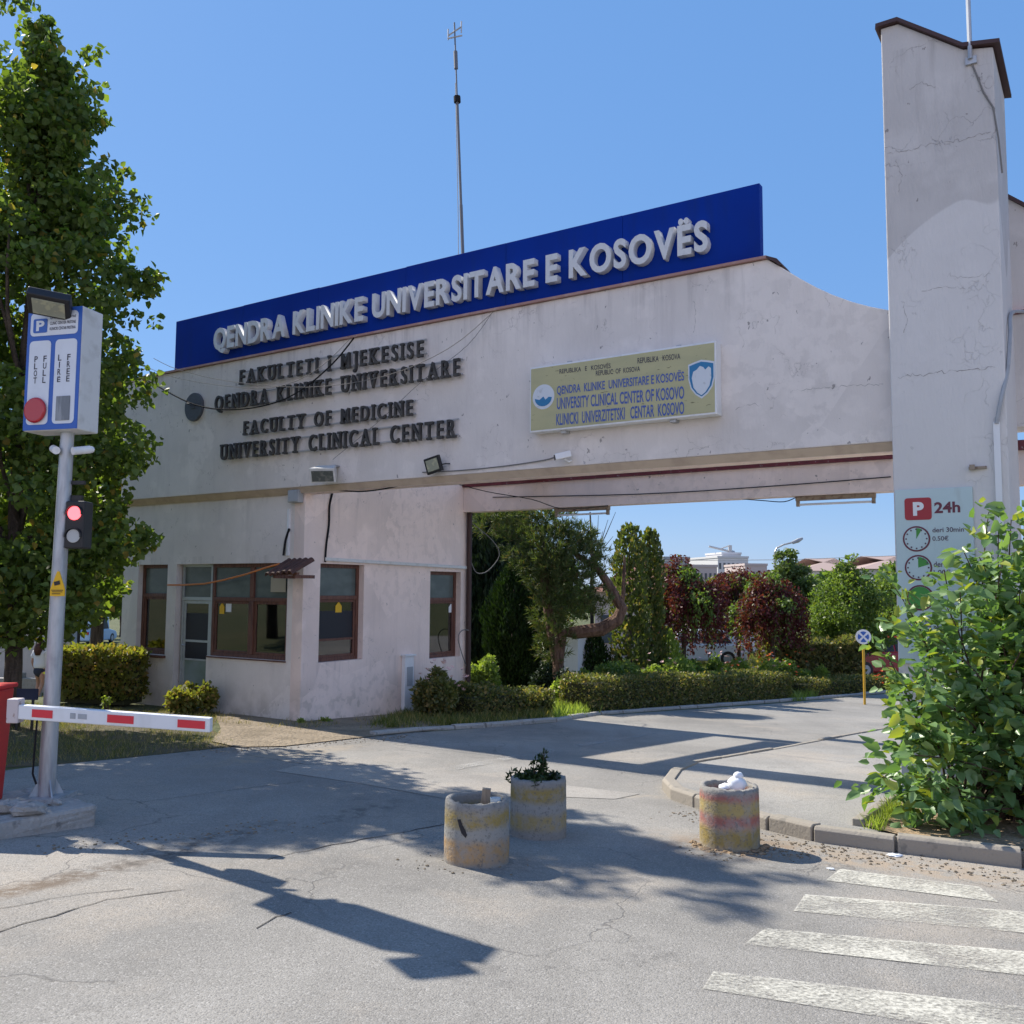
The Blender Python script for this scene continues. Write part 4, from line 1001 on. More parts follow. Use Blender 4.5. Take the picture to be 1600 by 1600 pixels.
# rod on the tower and its thin wire
pr = gpt(1516, 92, -.34); 
rod = thing('antenna_rod', 'thin grey rod standing up from the top of the tower', 'rod', GATE @ T(*pr))
obj('rod', MB().tube([(0, 0, 0), (.0, 0, 1.1)], .024).tube([(0, 0, 1.1), (0, 0, 2.6)], .018), MT['steel'], rod)
obj('base_plate', MB().box(-.05, .06, .008, .038, -.05, .03), MT['steel'], rod)
gmesh('tower_wire', MB().tube([gpt(1518, 98, -.31), gpt(1528, 122, -.31), gpt(1537, 145, -.31), gpt(1552, 168, -.31), gpt(1560, 215, -.31), gpt(1566, 270, -.27)], .009), MT['cable_pale'], 'thin pale wire trailing down from the rod on the tower', 'wire')
# mast
mu, mz = fac(728, 402, .15); mt_ = fac(710, 35, .15)
mast = thing('antenna_mast', 'tall thin mast with a small aerial rising behind the blue sign', 'mast', GATE @ T(mu, .15, zt + .036))
dxm = mt_[0] - mu; Hm = mt_[1] - zt - .04
P_ = lambda t: (dxm * t, 0, Hm * t)
mk = side
obj('pole', MB().tube([P_(0), P_(.38)], .026).tube([P_(.38), P_(.73)], .021).tube([P_(.73), P_(1)], .012), MT['mast'], mast)
obj('joint', MB().tube([P_(.725), P_(.745)], .055), MT['rubber'], mast)
obj('aerial_housing', MB().tube([P_(.84), P_(.90)], .032), MT['mast'], mast)
obj('aerial', MB().tube([(dxm * .97 - .13, 0, Hm * .97 - .03), (dxm * .97 + .13, 0, Hm * .97 + .03)], .012).tube([(dxm * .95 - .1, -.06, Hm * .945), (dxm * .95 + .1, .06, Hm * .955)], .012).tube([(dxm * .97 - .13, 0, Hm * .97 - .10), (dxm * .97 - .13, 0, Hm * .97 + .08)], .01).tube([(dxm * .97 + .13, 0, Hm * .97 - .07), (dxm * .97 + .13, 0, Hm * .97 + .12)], .01), MT['rail'], mast)
gmesh('mast_wire', MB().tube([(mu - .12, .15, zt), (mu + dxm * .35 - .06, .15, zt + Hm * .35), (mu + dxm * .8 - .02, .15, zt + Hm * .8)], .006), MT['rail'], 'thin stay wire running close beside the tall mast', 'wire')
# cables across the facade
def cable(pts, r, m, label, v=-.16, sidew=False, n=1):
    P = [p if len(p) == 3 else gpt(p[0], p[1], v) for p in pts]
    sm = []
    for i in range(len(P) - 1):
        p0 = Vector(P[max(i - 1, 0)]); p1 = Vector(P[i]); p2 = Vector(P[i + 1]); p3_ = Vector(P[min(i + 2, len(P) - 1)])
        for k in range(4):
            t = k / 4
            sm.append(.5 * ((2 * p1) + (p2 - p0) * t + (2 * p0 - 5 * p1 + 4 * p2 - p3_) * t * t + (3 * p1 - p0 - 3 * p2 + p3_) * t ** 3))
    sm.append(Vector(P[-1]))
    return gmesh('cable', MB().tube(sm, r, 6), m, label, 'cable')
cable([gpt(1557, 662, -.34), gpt(1564, 625, -.335), gpt(1574, 580, -.25), gpt(1578, 525, -.05), gpt(1580, 490, .3), gpt(1600, 487, wv_ - .2)], .021, MT['grey'], 'thick grey cable bent round the right edge of the tower')
cable([(770, 488), (700, 545), (600, 588), (480, 605), (360, 596), (280, 578), (240, 560)], .0055, MT['cable_pale'], 'long pale cable sagging across the lettering from the coping', -.35)
cable([(768, 490), (730, 540), (660, 595), (590, 660), (520, 718)], .0045, MT['cable_pale'], 'thin pale wire slanting from the coping down to the white floodlight', -.2)
cable([(553, 528), (520, 568), (470, 610), (420, 632), (360, 640), (303, 632), (240, 600), (180, 565)], .013, MT['rubber'], 'double black cable passing the grey disc and rising to the coping', -.3)
cable([(548, 528), (505, 570), (450, 600), (380, 606), (250, 583), (165, 530)], .005, MT['cable_pale'], 'pale wire running from the coping towards the tall parking post', -.4)
cable([(262, 783), (320, 779), (380, 772), (440, 768), (470, 762)], .012, MT['cable_pale'], 'grey cable along the lip above the front window', -.03)
cable([(500, 763), (560, 768), (610, 762), (655, 750)], .012, MT['rubber'], 'black cable hanging under the lip beside the white floodlight', -.05)
cable([spt(520, 768), spt(515, 790), spt(514, 820), spt(510, 850), spt(508, 878)], .018, MT['rubber'], 'black cable running down the side wall to the corner window')
cable([(660, 738), (720, 735), (790, 728), (850, 719), (870, 713)], .009, MT['cable_pale'], 'thin cable along the beam edge to the security camera', -.14)
cable([(700, 752), (760, 768), (830, 780), (880, 795), (950, 790)], .008, MT['rubber'], 'thin wire under the gateway from the booth to the tube lamp', 1.8)
cable([(*fac(770, 777, VB - .28)[:1], VB - .28, fac(770, 777, VB - .28)[1]), (*fac(1000, 772, VB - .28)[:1], VB - .28, fac(1000, 772, VB - .28)[1]), (*fac(1200, 760, VB - .28)[:1], VB - .28, fac(1200, 760, VB - .28)[1]), (*fac(1392, 745, VB - .28)[:1], VB - .28, fac(1392, 745, VB - .28)[1])], .009, MT['rubber'], 'dark cable along the face of the rear beam')
_q = lambda x, y: (fac(x, y, VB - .1)[0], VB - .1, fac(x, y, VB - .1)[1])
cable([_q(1150, 779), _q(1190, 782), _q(1225, 784), _q(1246, 776)], .009, MT['rubber'], 'loose wire drooping under the rear beam beside the tube lamp')
cable([spt(737, 880, .1), spt(745, 895, .2), spt(762, 892, .3), spt(780, 868, .4), spt(770, 845, .3), spt(738, 818, .12)], .010, MT['cable_pale'], 'loop of pale cable hanging off the drainpipe')
cable([spt(733, 985, .1), spt(722, 985, .1), spt(716, 1000, .1), spt(728, 1040, .1)], .010, MT['cable_pale'], 'pale cable hooked round the drainpipe beside the narrow window')
cable([(452, 826), (446, 845), (443, 868)], .02, MT['rubber'], 'short black cable beside the white conduit on the booth', -.05)

# ------------------------------------------------------------------ parking post, barrier and their island
iR = gnd(152, 1292); iL = gnd(0, 1314)
idir = (iR - iL).normalized(); idir.z = 0; idir.normalize(); iback = Vector((-idir.y, idir.x, 0))
ish = gz(iR)
isl = MB(); n_ = 14
prof = [iR, iR + iback * 1.0, iR + iback * 1.0 - idir * 5, iR - idir * 5]
ang = math.atan2(idir.y, idir.x)
isl.box(-5, 0, 0, 1.0, -.3, .17)
io = obj('traffic_island', isl, MT['concrete'], None, Matrix.Translation(Vector((iR.x, iR.y, ish))) @ rz(ang), bevel=.03, kind='structure')
bev = io.modifiers[0]; sub = io.modifiers.new('s', 'SUBSURF'); sub.subdivision_type = 'SIMPLE'; sub.levels = 4; sub.render_levels = 4
tx_ = bpy.data.textures.new('chip', 'CLOUDS'); tx_.noise_scale = .12; dm = io.modifiers.new('d', 'DISPLACE'); dm.texture = tx_; dm.strength = .05; dm.mid_level = .55; dm.texture_coords = 'LOCAL'
rub = gnd(30, 1268, .17)
for (x, y, s, lab) in ((14, 1262, .09, 'pale broken concrete lump on the island by the red cabinet'), (45, 1266, .10, 'flat broken slab piece on the island near the post'), (84, 1256, .05, 'small pale stone at the foot of the post')):
    p = gnd(x, y, .17); tag(obj('rubble', MB().ball((0, 0, 0), (s * 1.3, s, s * .55), 9, 6, noise=.18), MT['concrete'], None, Matrix.Translation(p + Vector((0, 0, .01)))), lab, 'rubble', 'broken concrete on the island')
pb_ = gnd(72, 1246, .16)
PY = pb_.y
post = thing('parking_post', 'tall galvanised post carrying a blue and white parking display box', 'post', pb_)
pc = lambda x, y: at(x, y, PY) - pb_
hb = pc(108, 676).z; htop = pc(60, 487).z
ptop = Vector((pc(106, 680).x * .9, 0, hb))
obj('pole', MB().tube([(0, 0, 0), tuple(ptop * .5), tuple(ptop)], [.066, .058, .052], 16), MT['steel'], post, smooth=True)
obj('base_plate', MB().box(-.17, .17, -.17, .17, -.01, .02), MT['steel'], post)
for a in range(4): obj('gusset', MB().prism([(.05, .02), (.13, .02), (.052, .17)], -.006, .006, M=rz(R(45 + 90 * a))), MT['steel'], post)
obj('cable_tie', MB().tube([(-.09, -.06, .66), (.06, -.10, .62)], .012).tube([(-.05, -.10, .64), (-.07, -.09, .2), (-.04, -.085, .12)], .008), MT['rubber'], post)
# display box, turned a little towards the gate
BR = R(-15)
bxw = abs(pc(141, 580).x - pc(44, 580).x) / math.cos(BR) * 1.0
bxh = htop - hb
Bm = Matrix.Translation(ptop + Vector((0, -.13, 0))) @ rz(BR)
cxl = (pc(92, 580).x - ptop.x)
bx = obj('display_box', MB().box(-bxw / 2, bxw / 2, 0, .24, 0, bxh), MT['offwhite'], post, Bm @ T(cxl, 0, 0), bevel=.01)
obj('front_panel', MB().box(-bxw / 2 + .004, bxw / 2 - .004, -.006, -.001, .006, bxh - .004), MT['sign_blue'], bx)
bw_ = bxw / 2
ys = -.010
obj('white_field', MB().prism(rrect(-bw_ + .035, -.022, .05, bxh * .735, .035), ys, ys + .0035), MT['sign_white'], bx)
obj('white_field', MB().prism(rrect(.022, bw_ - .035, .05, bxh * .735, .035), ys, ys + .0035), MT['sign_white'], bx)
obj('white_field', MB().prism(rrect(-bw_ + .035, bw_ - .035, bxh * .775, bxh - .035, .035), ys, ys + .0035), MT['sign_white'], bx)
obj('parking_symbol', MB().prism(rrect(-bw_ + .065, -bw_ + .20, bxh * .80, bxh * .915, .015), ys - .004, ys - .0005), MT['sign_blue'], bx)
pt = MB(); text_to_mb(pt, 'P', -bw_ + .095, -bw_ + .175, bxh * .815, bxh * .9, ys - .006, off=.04); obj('symbol_letter', pt, MT['sign_white'], bx)
tx = MB()
for i, s in enumerate(('QENDRA KLINIKE PRISHTINË', 'CLINIC CENTER PRISTINE', 'KLINICKI CENTAR PRISTINA')):
    text_to_mb(tx, s, -bw_ + .225, bw_ - .055, bxh * (.905 - i * .045), bxh * (.93 - i * .045), ys - .002, off=.012)
for s, x in (('PLOT', -bw_ * .60), ('FULL', -bw_ * .27), ('LIRË', bw_ * .27), ('FREE', bw_ * .60)):
    for i, ch in enumerate(s):
        z = bxh * (.56 - i * .058); text_to_mb(tx, ch, x - (.016 if ch != 'I' else .005), x + (.016 if ch != 'I' else .005), z, z + .05, ys - .002, off=.015)
obj('lettering', tx, MT['text_dark'], bx)
obj('red_lens', MB().disc(.105, -.035, -.0065, 28, M=T(-bw_ * .5, -.004, bxh * .165)), MT['red_dome'], bx, bevel=.02)
obj('led_display', MB().box(.06, bw_ - .075, -.017, -.0105, bxh * .075, bxh * .27), MT['display'], bx)
obj('grime', MB().box(-bw_ + .01, -bw_ + .012, -.012, -.0105, .2, .25), MT['grey'], bx)
def gl(M): return M
# floodlight on the box
fm = Matrix.Translation(pb_) @ Bm @ T(cxl + bw_ * .18, .0, bxh - .07)
ff = thing('floodlight', 'dark tilted floodlight fixed on the top of the parking display box', 'floodlight', fm)
Mf = T(0, -.12, .045) @ rz(R(20)) @ Matrix.Rotation(R(60), 4, 'X') @ Matrix.Rotation(R(14), 4, 'Y')
obj('housing', MB().box(-.16, .16, -.03, .05, -.10, .13, M=Mf), MT['black'], ff, bevel=.01)
obj('lens', MB().box(-.12, .12, -.04, -.031, -.07, .09, M=Mf), MT['lamp_glass'], ff)
obj('bracket', MB().tube([(-.03, -.08, .05), (-.03, .02, .06), (-.03, .14, .075)], .015).box(-.06, .0, .1, .18, .072, .088), MT['black'], ff)
# small cameras below the box
for (x, y), yaw, lab in (((85, 702), 35, 'small white security camera left of the parking post'), ((131, 703), -40, 'small white security camera right of the parking post')):
    p = at(x, y, PY - .02)
    c = thing('security_camera', lab, 'security camera', Matrix.Translation(p) @ rz(R(yaw)), 'cameras on the parking post')
    obj('body', MB().tube([(0, -.09, -.02), (0, .05, .01)], .032, 12), MT['white'], c)
    obj('mount', MB().ball((0, .06, .01), .028, 8, 6), MT['white'], c)
    d = 1 if yaw > 0 else -1
    obj('arm', MB().tube([Vector((0, .06, .01)), rz(R(-yaw)) @ Vector((.10 * d, .02, .0)) ], .014), MT['white'], c)
# traffic light
p = at(119, 820, PY - .02); sg = 75 / FPX * PY
tl_ = thing('traffic_light', 'black two lamp traffic light showing red on the parking post', 'traffic light', Matrix.Translation(p) @ rz(R(-2)))
hw_ = 15 / FPX * PY; hh_ = 37 / FPX * PY
obj('housing', MB().box(-hw_, hw_, -.03, .12, -hh_, hh_), MT['black'], tl_, bevel=.012)
for k, (m_, s) in enumerate((('red_lamp', 1), ('pale_lens', -1))):
    obj('lens', MB().disc(.056, -.042, -.0305, 24, M=T(0, 0, s * .092)), MT[m_], tl_, bevel=.008)
    vis = [(.068 * math.cos(a), .066 * math.sin(a)) for a in np.linspace(R(-10), R(190), 14)] + [(.060 * math.cos(a), .060 * math.sin(a)) for a in np.linspace(R(190), R(-10), 14)]
    obj('visor', MB().prism(vis, -.06, -.031, M=T(0, 0, s * .092)), MT['black'], tl_)
obj('bracket', MB().box(-.09, .02, .02, .06, hh_ + .001, hh_ + .05).box(-.1, .04, .02, .05, hh_ + .14, hh_ + .17).box(-.105, -.075, .02, .05, hh_ + .051, hh_ + .139), MT['black'], tl_)
# warning sticker wrapped on the pole
p = at(90, 912, PY - .10)
sgn = thing('warning_sign', 'yellow camera warning plate on the parking post', 'sign', Matrix.Translation(p))
k_ = PY / FPX
obj('plate', MB().prism([(-11 * k_, -19 * k_), (11 * k_, -19 * k_), (11 * k_, -8 * k_), (1.5 * k_, 19 * k_), (-1.5 * k_, 19 * k_), (-11 * k_, -8 * k_)], 0, .012), MT['yellow'], sgn)
obj('pictogram', MB().box(-5 * k_, 4 * k_, -.004, -.001, -2 * k_, 4 * k_, M=Matrix.Rotation(R(-15), 4, 'Y')).box(-9 * k_, 9 * k_, -.004, -.001, -10.5 * k_, -9.5 * k_).box(-8 * k_, 8 * k_, -.004, -.001, -13 * k_, -12 * k_).box(-8 * k_, 5 * k_, -.004, -.001, -16 * k_, -15 * k_), MT['black'], sgn)
# barrier
AY = PY - .35
cab = at(4, 1262, AY - .1)
br_ = thing('boom_barrier', 'red barrier cabinet with a white boom arm bearing three red stripes', 'barrier', Matrix.Translation((cab.x, cab.y, ish + .16)))
L0 = lambda x, y: at(x, y, AY) - Vector((cab.x, cab.y, ish + .16))
zc = L0(10, 1080).z
o_ = Vector((cab.x, cab.y, ish + .16)); xr = (at(23, 1080, AY + .3) - o_).x; xrb = (at(4, 1262, AY + .3) - o_).x; xk = L0(24, 1100).x
obj('cabinet', MB().add([(xr - .42, -.02, 0), (xrb, -.02, 0), (xrb, .40, 0), (xr - .42, .40, 0), (xr - .42, -.02, zc), (xr, -.02, zc), (xr, .40, zc), (xr - .42, .40, zc)], [(0, 1, 2, 3), (4, 5, 6, 7), (0, 1, 5, 4), (1, 2, 6, 5), (2, 3, 7, 6), (3, 0, 4, 7)]), MT['red'], br_, bevel=.015)
obj('cabinet_lid', MB().box(xr - .44, xr + .02, -.04, .42, zc + .001, zc + .035), MT['red'], br_, bevel=.012)
a0_, a1_ = L0(36, 1109), L0(336, 1130)
arm = MB(); d = (a1_ - a0_); hA = 10.2 * k_
def armbox(m, t0, t1, h0, y0, y1, dz=0.0):
    p0 = a0_ + d * t0; p1 = a0_ + d * t1
    vs = []
    for yy in (y0, y1):
        for p, s in ((p0, -1), (p1, -1), (p1, 1), (p0, 1)): vs.append((p.x, yy, p.z + s * h0 + dz))
    m.add(vs, [(0, 1, 2, 3), (7, 6, 5, 4), (0, 4, 5, 1), (1, 5, 6, 2), (2, 6, 7, 3), (3, 7, 4, 0)])
    return m
arm_o = obj('arm', armbox(MB(), 0, 1, hA, -.02, .05), MT['white'], br_, bevel=.008)
for t0, t1 in ((.09, .195), (.475, .61), (.835, .975)): obj('stripe', armbox(MB(), t0, t1, hA * .55, -.0245, -.0205), MT['red_stripe'], arm_o)
obj('sticker', armbox(armbox(MB(), .285, .312, hA * .4, -.0235, -.0205), .325, .37, hA * .35, -.0235, -.0205), MT['grey'], arm_o)
obj('arm_bracket', MB().box(xk, a0_.x + .03, -.028, .07, a0_.z - .085, a0_.z + .095), MT['fixture_pale'], br_, bevel=.01)

# ------------------------------------------------------------------ concrete planters
def planter(px, wpx, hpx, bands, label, rim=.035, seed=0):
    b = gnd(*px); k = b.y / FPX; r = wpx * k / 2
    c = Vector((b.x, b.y + r * .8, 0)); c.z = gz(c) ; h = hpx * (b.y) / FPX
    t = thing('planter', label, 'planter', Matrix.Translation(c) @ rz(seed), 'concrete pipe planters on the road')
    P = [(r * .985, -.06), (r, .01), (r * 1.0, h * .5), (r * .985, h - .03), (r * .965, h), (r * .80, h), (r * .79, h - .02), (r * .78, h - .14), (0.001, h - .14)]
    mb = MB(); n = 48
    prof = []
    for (a, b_), (a2, b2) in zip(P[:-1], P[1:]):
        m = max(1, int(math.hypot(a2 - a, b2 - b_) / .05))
        for i in range(m): prof.append((a + (a2 - a) * i / m, b_ + (b2 - b_) * i / m))
    prof.append(P[-1])
    mb.lathe(prof, n)
    mb.v = [(x * (1 + random.uniform(-.006, .006)), y * (1 + random.uniform(-.006, .006)), z + (random.uniform(-.008, .006) if z > h - .05 else 0)) for x, y, z in mb.v]
    o = obj('pipe', mb, banded('planter_paint', [(z * h, cc) for z, cc in bands]), t, smooth='all')
    obj('soil', MB().disc(r * .77, -(h - .07), -(h - .12), 24, M=Matrix.Rotation(math.pi / 2, 4, 'X') @ T(0, 0, 0)) if False else MB().lathe([(r * .775, h - .12), (r * .77, h - .085), (r * .4, h - .07), (.001, h - .075)], 20), MT['soil'], t)
    return t, c, r, h
Y_, G_, P_k, W_ = (.31, .235, .085), (.25, .24, .22), (.38, .15, .12), (.31, .305, .28)
pl1 = planter((743, 1356), 102, 97, [(0, G_), (.08, (.40, .26, .13)), (.42, W_), (.63, Y_), (.86, G_)], 'nearest weathered concrete pipe planter, yellow and white bands with a dark chip', seed=.3)
pl2 = planter((842, 1313), 88, 90, [(0, G_), (.18, (.36, .28, .13)), (.43, W_), (.65, Y_), (.88, G_)], 'banded yellow and grey concrete planter with green weeds growing in it', seed=1.4)
pl3 = planter((1149, 1331), 92, 94, [(0, (.36, .30, .2)), (.09, Y_), (.36, (.42, .28, .2)), (.42, P_k), (.58, (.40, .31, .13)), (.80, P_k), (.9, G_)], 'yellow and red banded concrete planter with white rubbish on top', seed=2.6)
def planter_dark(pl):
    pass
t, c, r, h = pl1
chip = [(-.045, .33), (-.02, .335), (-.005, .30), (.015, .27), (.03, .235), (.02, .215), (-.01, .24), (-.03, .285)]
ch = MB()
for a, z in chip:
    q = R(248) + a / r; ch.v.append((math.cos(q) * r * 1.012, math.sin(q) * r * 1.012, z))
ch.f = [[0, 1, 2, 7], [2, 3, 6, 7], [3, 4, 5, 6]]; ch.m = [0, 0, 0]
obj('dark_chip', ch, MT['dark'], t, rz(-.3))
tag(obj('wooden_stake', MB().box(-.03, .03, -.025, .025, -.12, .06, M=Matrix.Rotation(R(6), 4, 'Y')), MT['timber'], None, Matrix.Translation(c + Vector((.06, .02, h)))), 'short wooden stake standing in the nearest planter', 'stake')
tag(obj('plastic_cup', MB().lathe([(.001, 0), (.03, 0), (.038, .09), (.036, .09)], 14), MT['cup'], None, Matrix.Translation(c + Vector((.13, -.06, h - .075)))), 'pale plastic cup lying inside the nearest planter', 'cup')
t, c, r, h = pl3
bag = MB().ball((0, 0, .03), (.075, .065, .07), 14, 10, noise=.16).ball((.01, 0, .10), (.04, .035, .035), 10, 8, noise=.2).ball((-.08, .02, .01), (.06, .05, .03), 10, 8, noise=.2)
tag(obj('plastic_bag', bag, MT['bag'], None, Matrix.Translation(c + Vector((.06, -.02, h - .03))), smooth='all'), 'crumpled white plastic bag on top of the red banded planter', 'bag')
tag(obj('plastic_bottle', MB().tube([(-.06, 0, 0), (.03, 0, 0), (.05, 0, 0), (.08, 0, 0)], [.032, .032, .015, .013], 12), MT['cup'], None, Matrix.Translation(c + Vector((-.12, -.06, h - .045)))), 'small pale bottle lying beside the white bag in the planter', 'bottle')
dirt = MB()
for k in range(70):
    a = random.uniform(R(170), R(350)); q = r + abs(random.gauss(0, .045)); s = random.uniform(.006, .022)
    dirt.ball((q * math.cos(a), q * math.sin(a), s * .4), (s * 1.4, s * 1.2, s * .7), 6, 4, noise=.2)
o = obj('spilled_soil', dirt, MT['soil'], None, Matrix.Translation(c + Vector((0, 0, .012)))); o['kind'] = 'stuff'

# ------------------------------------------------------------------ vegetation helpers
def unit(a): return a / np.maximum(np.linalg.norm(a, axis=1, keepdims=True), 1e-9)
def leaf_arrays(P, size, up=.4, shape='quad', aspect=.75, fold=.18, axis=None, axis_w=0.0, jitter=.35):
    """leaf-sized faces at the points P; axis = preferred leaf direction"""
    n = len(P)
    d = rng.normal(size=(n, 3))
    d = unit(d)
    if axis is not None: d = unit(d * (1 - axis_w) + np.asarray(axis) * axis_w)
    nr = rng.normal(size=(n, 3)); nr[:, 2] += up * 3
    nr = unit(nr - d * np.sum(nr * d, axis=1, keepdims=True))
    s = np.cross(d, nr)
    L = (size * (1 + jitter * rng.uniform(-1, 1, n)))[:, None]; W = L * aspect
    if shape == 'quad':
        V4 = np.stack([P, P + d * L * .42 + s * W * .5 + nr * L * fold, P + d * L, P + d * L * .42 - s * W * .5 + nr * L * fold], 1)
        return V4.reshape(-1, 3), np.arange(n * 4).reshape(n, 4)
    if shape == 'blade':
        V4 = np.stack([P - s * W * .5, P + s * W * .5, P + d * L * .6 + s * W * .35 + nr * L * .02, P + d * L], 1)
        return V4.reshape(-1, 3), np.arange(n * 4).reshape(n, 4)
    V6 = np.stack([P, P + d * L * .28 + s * W * .5 + nr * L * fold * .8, P + d * L * .68 + s * W * .36 + nr * L * fold * .3, P + d * L - nr * L * .12,
                   P + d * L * .68 - s * W * .36 + nr * L * fold * .3, P + d * L * .28 - s * W * .5 + nr * L * fold * .8], 1)
    F = np.stack([np.arange(n) * 6 + k for k in (0, 1, 2, 3)], 1); F2 = np.stack([np.arange(n) * 6 + k for k in (0, 3, 4, 5)], 1)
    return V6.reshape(-1, 3), np.concatenate([F, F2])
def ball_pts(c, r, n, shell=.45):
    d = unit(rng.normal(size=(n, 3))); q = rng.uniform(shell ** 3, 1, n) ** (1 / 3)
    return np.asarray(c) + d * q[:, None] * np.asarray(r)
class LV:
    def __init__(s): s.V = []; s.F = []; s.n = 0
    def add(s, VF):
        v, f = VF; s.V.append(v); s.F.append(f + s.n); s.n += len(v); return s
    def build(s, name, m, parent=None, M=None): return np_mesh(name, np.concatenate(s.V), np.concatenate(s.F), m, parent, M)
def trunk_mb(mb, p0, p1, r0, r1, bend=.15, n=6, sides=9):
    p0, p1 = Vector(p0), Vector(p1); pts = []; rs = []
    off = Vector((random.uniform(-1, 1), random.uniform(-1, 1), 0)) * bend * (p1 - p0).length
    for i in range(n + 1):
        t = i / n; pts.append(p0.lerp(p1, t) + off * math.sin(t * math.pi) * .5 + Vector((random.uniform(-1, 1), random.uniform(-1, 1), 0)) * r0 * .25 * (0 < i < n)); rs.append(r0 + (r1 - r0) * t)
    mb.tube(pts, rs, sides); return pts
def tree(label, pos, h, prof, leafm, n_clump=80, per=260, leaf=.13, clump=(.6, 1.0), trunk_r=.16, bark='bark', z0=1.5, group=None, extra=(), name='tree', droop=0.0, up=.5, shape='quad', aspect=.8, limbs=14, flat=.75, axis=None, axis_w=0.0, trunk_h=.8):
    """trunk with limbs, crown of leaf clumps inside the radius profile prof = [(z, r)]; extra = crown clumps (x, y, z, r)"""
    t = thing(name, label, 'tree', Vector(pos), group)
    zs = [q[0] for q in prof]; rsd = [q[1] for q in prof]
    cl = []
    for i in range(n_clump):
        z = rng.uniform(zs[0], zs[-1]); r = np.interp(z, zs, rsd)
        q = r * math.sqrt(rng.uniform(.12, 1)); a = rng.uniform(0, 2 * math.pi); cr = rng.uniform(*clump)
        cr = min(cr, max(.2, r * .75)); q = max(0, q - cr * .45)
        cl.append((q * math.cos(a), q * math.sin(a), z, cr))
    cl += list(extra)
    mb = MB(); trunk_mb(mb, (0, 0, -.25), (0, 0, h * trunk_h), trunk_r, trunk_r * .18, .03, 8)
    for c in (cl[:limbs] if limbs else []):
        zb = max(z0 * .8, c[2] * .72 - .4)
        trunk_mb(mb, (0, 0, min(zb, h * trunk_h * .95)), (c[0] * .9, c[1] * .9, c[2]), trunk_r * .34, .015, .12, 4, 6)
    obj('trunk', mb, MT[bark], t, smooth='all')
    lv = LV()
    for (x, y, z, cr) in cl:
        n = int(per * (cr / np.mean(clump)) ** 2)
        P = ball_pts((x, y, z), (cr, cr, cr * flat), n)
        if droop: P[:, 2] -= droop * ((P[:, 0] - x) ** 2 + (P[:, 1] - y) ** 2)
        lv.add(leaf_arrays(P, leaf, up, shape, aspect, axis=axis, axis_w=axis_w))
    lv.build('crown', leafm, t)
    return t

# ---- the big lime tree on the left
TY = 13.3
tb = at(18, 1100, TY); tb.z = gz(tb)
def tx_z(px, py): p = at(px, py, TY) - tb; return p.x, p.z
ex = []
sil = [(45, 5), (60, 40), (95, 75), (120, 125), (150, 165), (165, 190), (150, 235), (130, 275), (175, 305), (205, 320), (225, 335), (205, 375), (195, 415), (220, 440), (242, 445), (225, 490), (215, 530), (222, 560), (200, 600), (165, 640), (150, 690), (195, 720), (225, 715), (190, 765), (200, 815), (228, 850), (200, 880), (185, 915), (160, 930), (120, 900), (60, 898), (20, 905), (90, 870)]
for px, py in sil:
    x, z = tx_z(px - 17, py); ex.append((x, random.uniform(-.8, .3), z, random.uniform(.19, .30)))
for px, py in sil[3:]:
    x, z = tx_z(px - 55, py + random.uniform(-15, 15)); ex.append((x, random.uniform(-1.1, .5), z, random.uniform(.3, .44)))
for px, py in sil[5:]:
    x, z = tx_z(px - 105, py + random.uniform(-25, 25)); ex.append((x, random.uniform(-1.3, .9), z, random.uniform(.34, .5)))
for px, py in [(62, 10), (55, 28), (178, 182), (175, 100), (200, 265), (240, 322), (258, 434), (250, 455), (246, 500), (240, 570), (256, 848), (250, 830), (235, 735), (215, 640), (192, 275), (130, 110), (140, 260), (215, 590), (205, 790), (262, 440), (228, 345), (168, 140), (118, 95), (252, 700)]:
    x, z = tx_z(px - 8, py); ex.append((x, random.uniform(-.6, .1), z, .13)); ex.append((x - .14, random.uniform(-.5, .1), z - .05, .17))
zt_ = tx_z(0, 0)[1]
tree('tall broad lime tree with dense dark green crown beside the parking post', tb, zt_ + .1,
     [(1.3, 1.0), (2.0, 1.6), (3.4, 1.7), (5.2, 1.7), (6.6, 1.45), (zt_ - 2.4, 1.0), (zt_ - 1.3, .42), (zt_ - .35, .12)], MT['leaf_lime'], 105, 230, .10, (.32, .66), .13, z0=1.4, extra=ex, name='lime_tree', aspect=.85, shape='hex', limbs=34, axis=(0, 0, -1), axis_w=.35, up=.3)
# second lime beyond the left border, only its branches reach in
t2 = at(-230, 1100, TY - .3); t2.z = gz(t2)
tree('second lime tree at the left border of the view, mostly cut off', t2, 8.8, [(1.5, 1.0), (2.6, 1.9), (5.4, 2.0), (7.2, 1.5), (8.7, .6)], MT['leaf_lime'], 100, 280, .10, (.42, .8), .15, name='lime_tree', aspect=.85, shape='hex', axis=(0, 0, -1), axis_w=.35, up=.3)

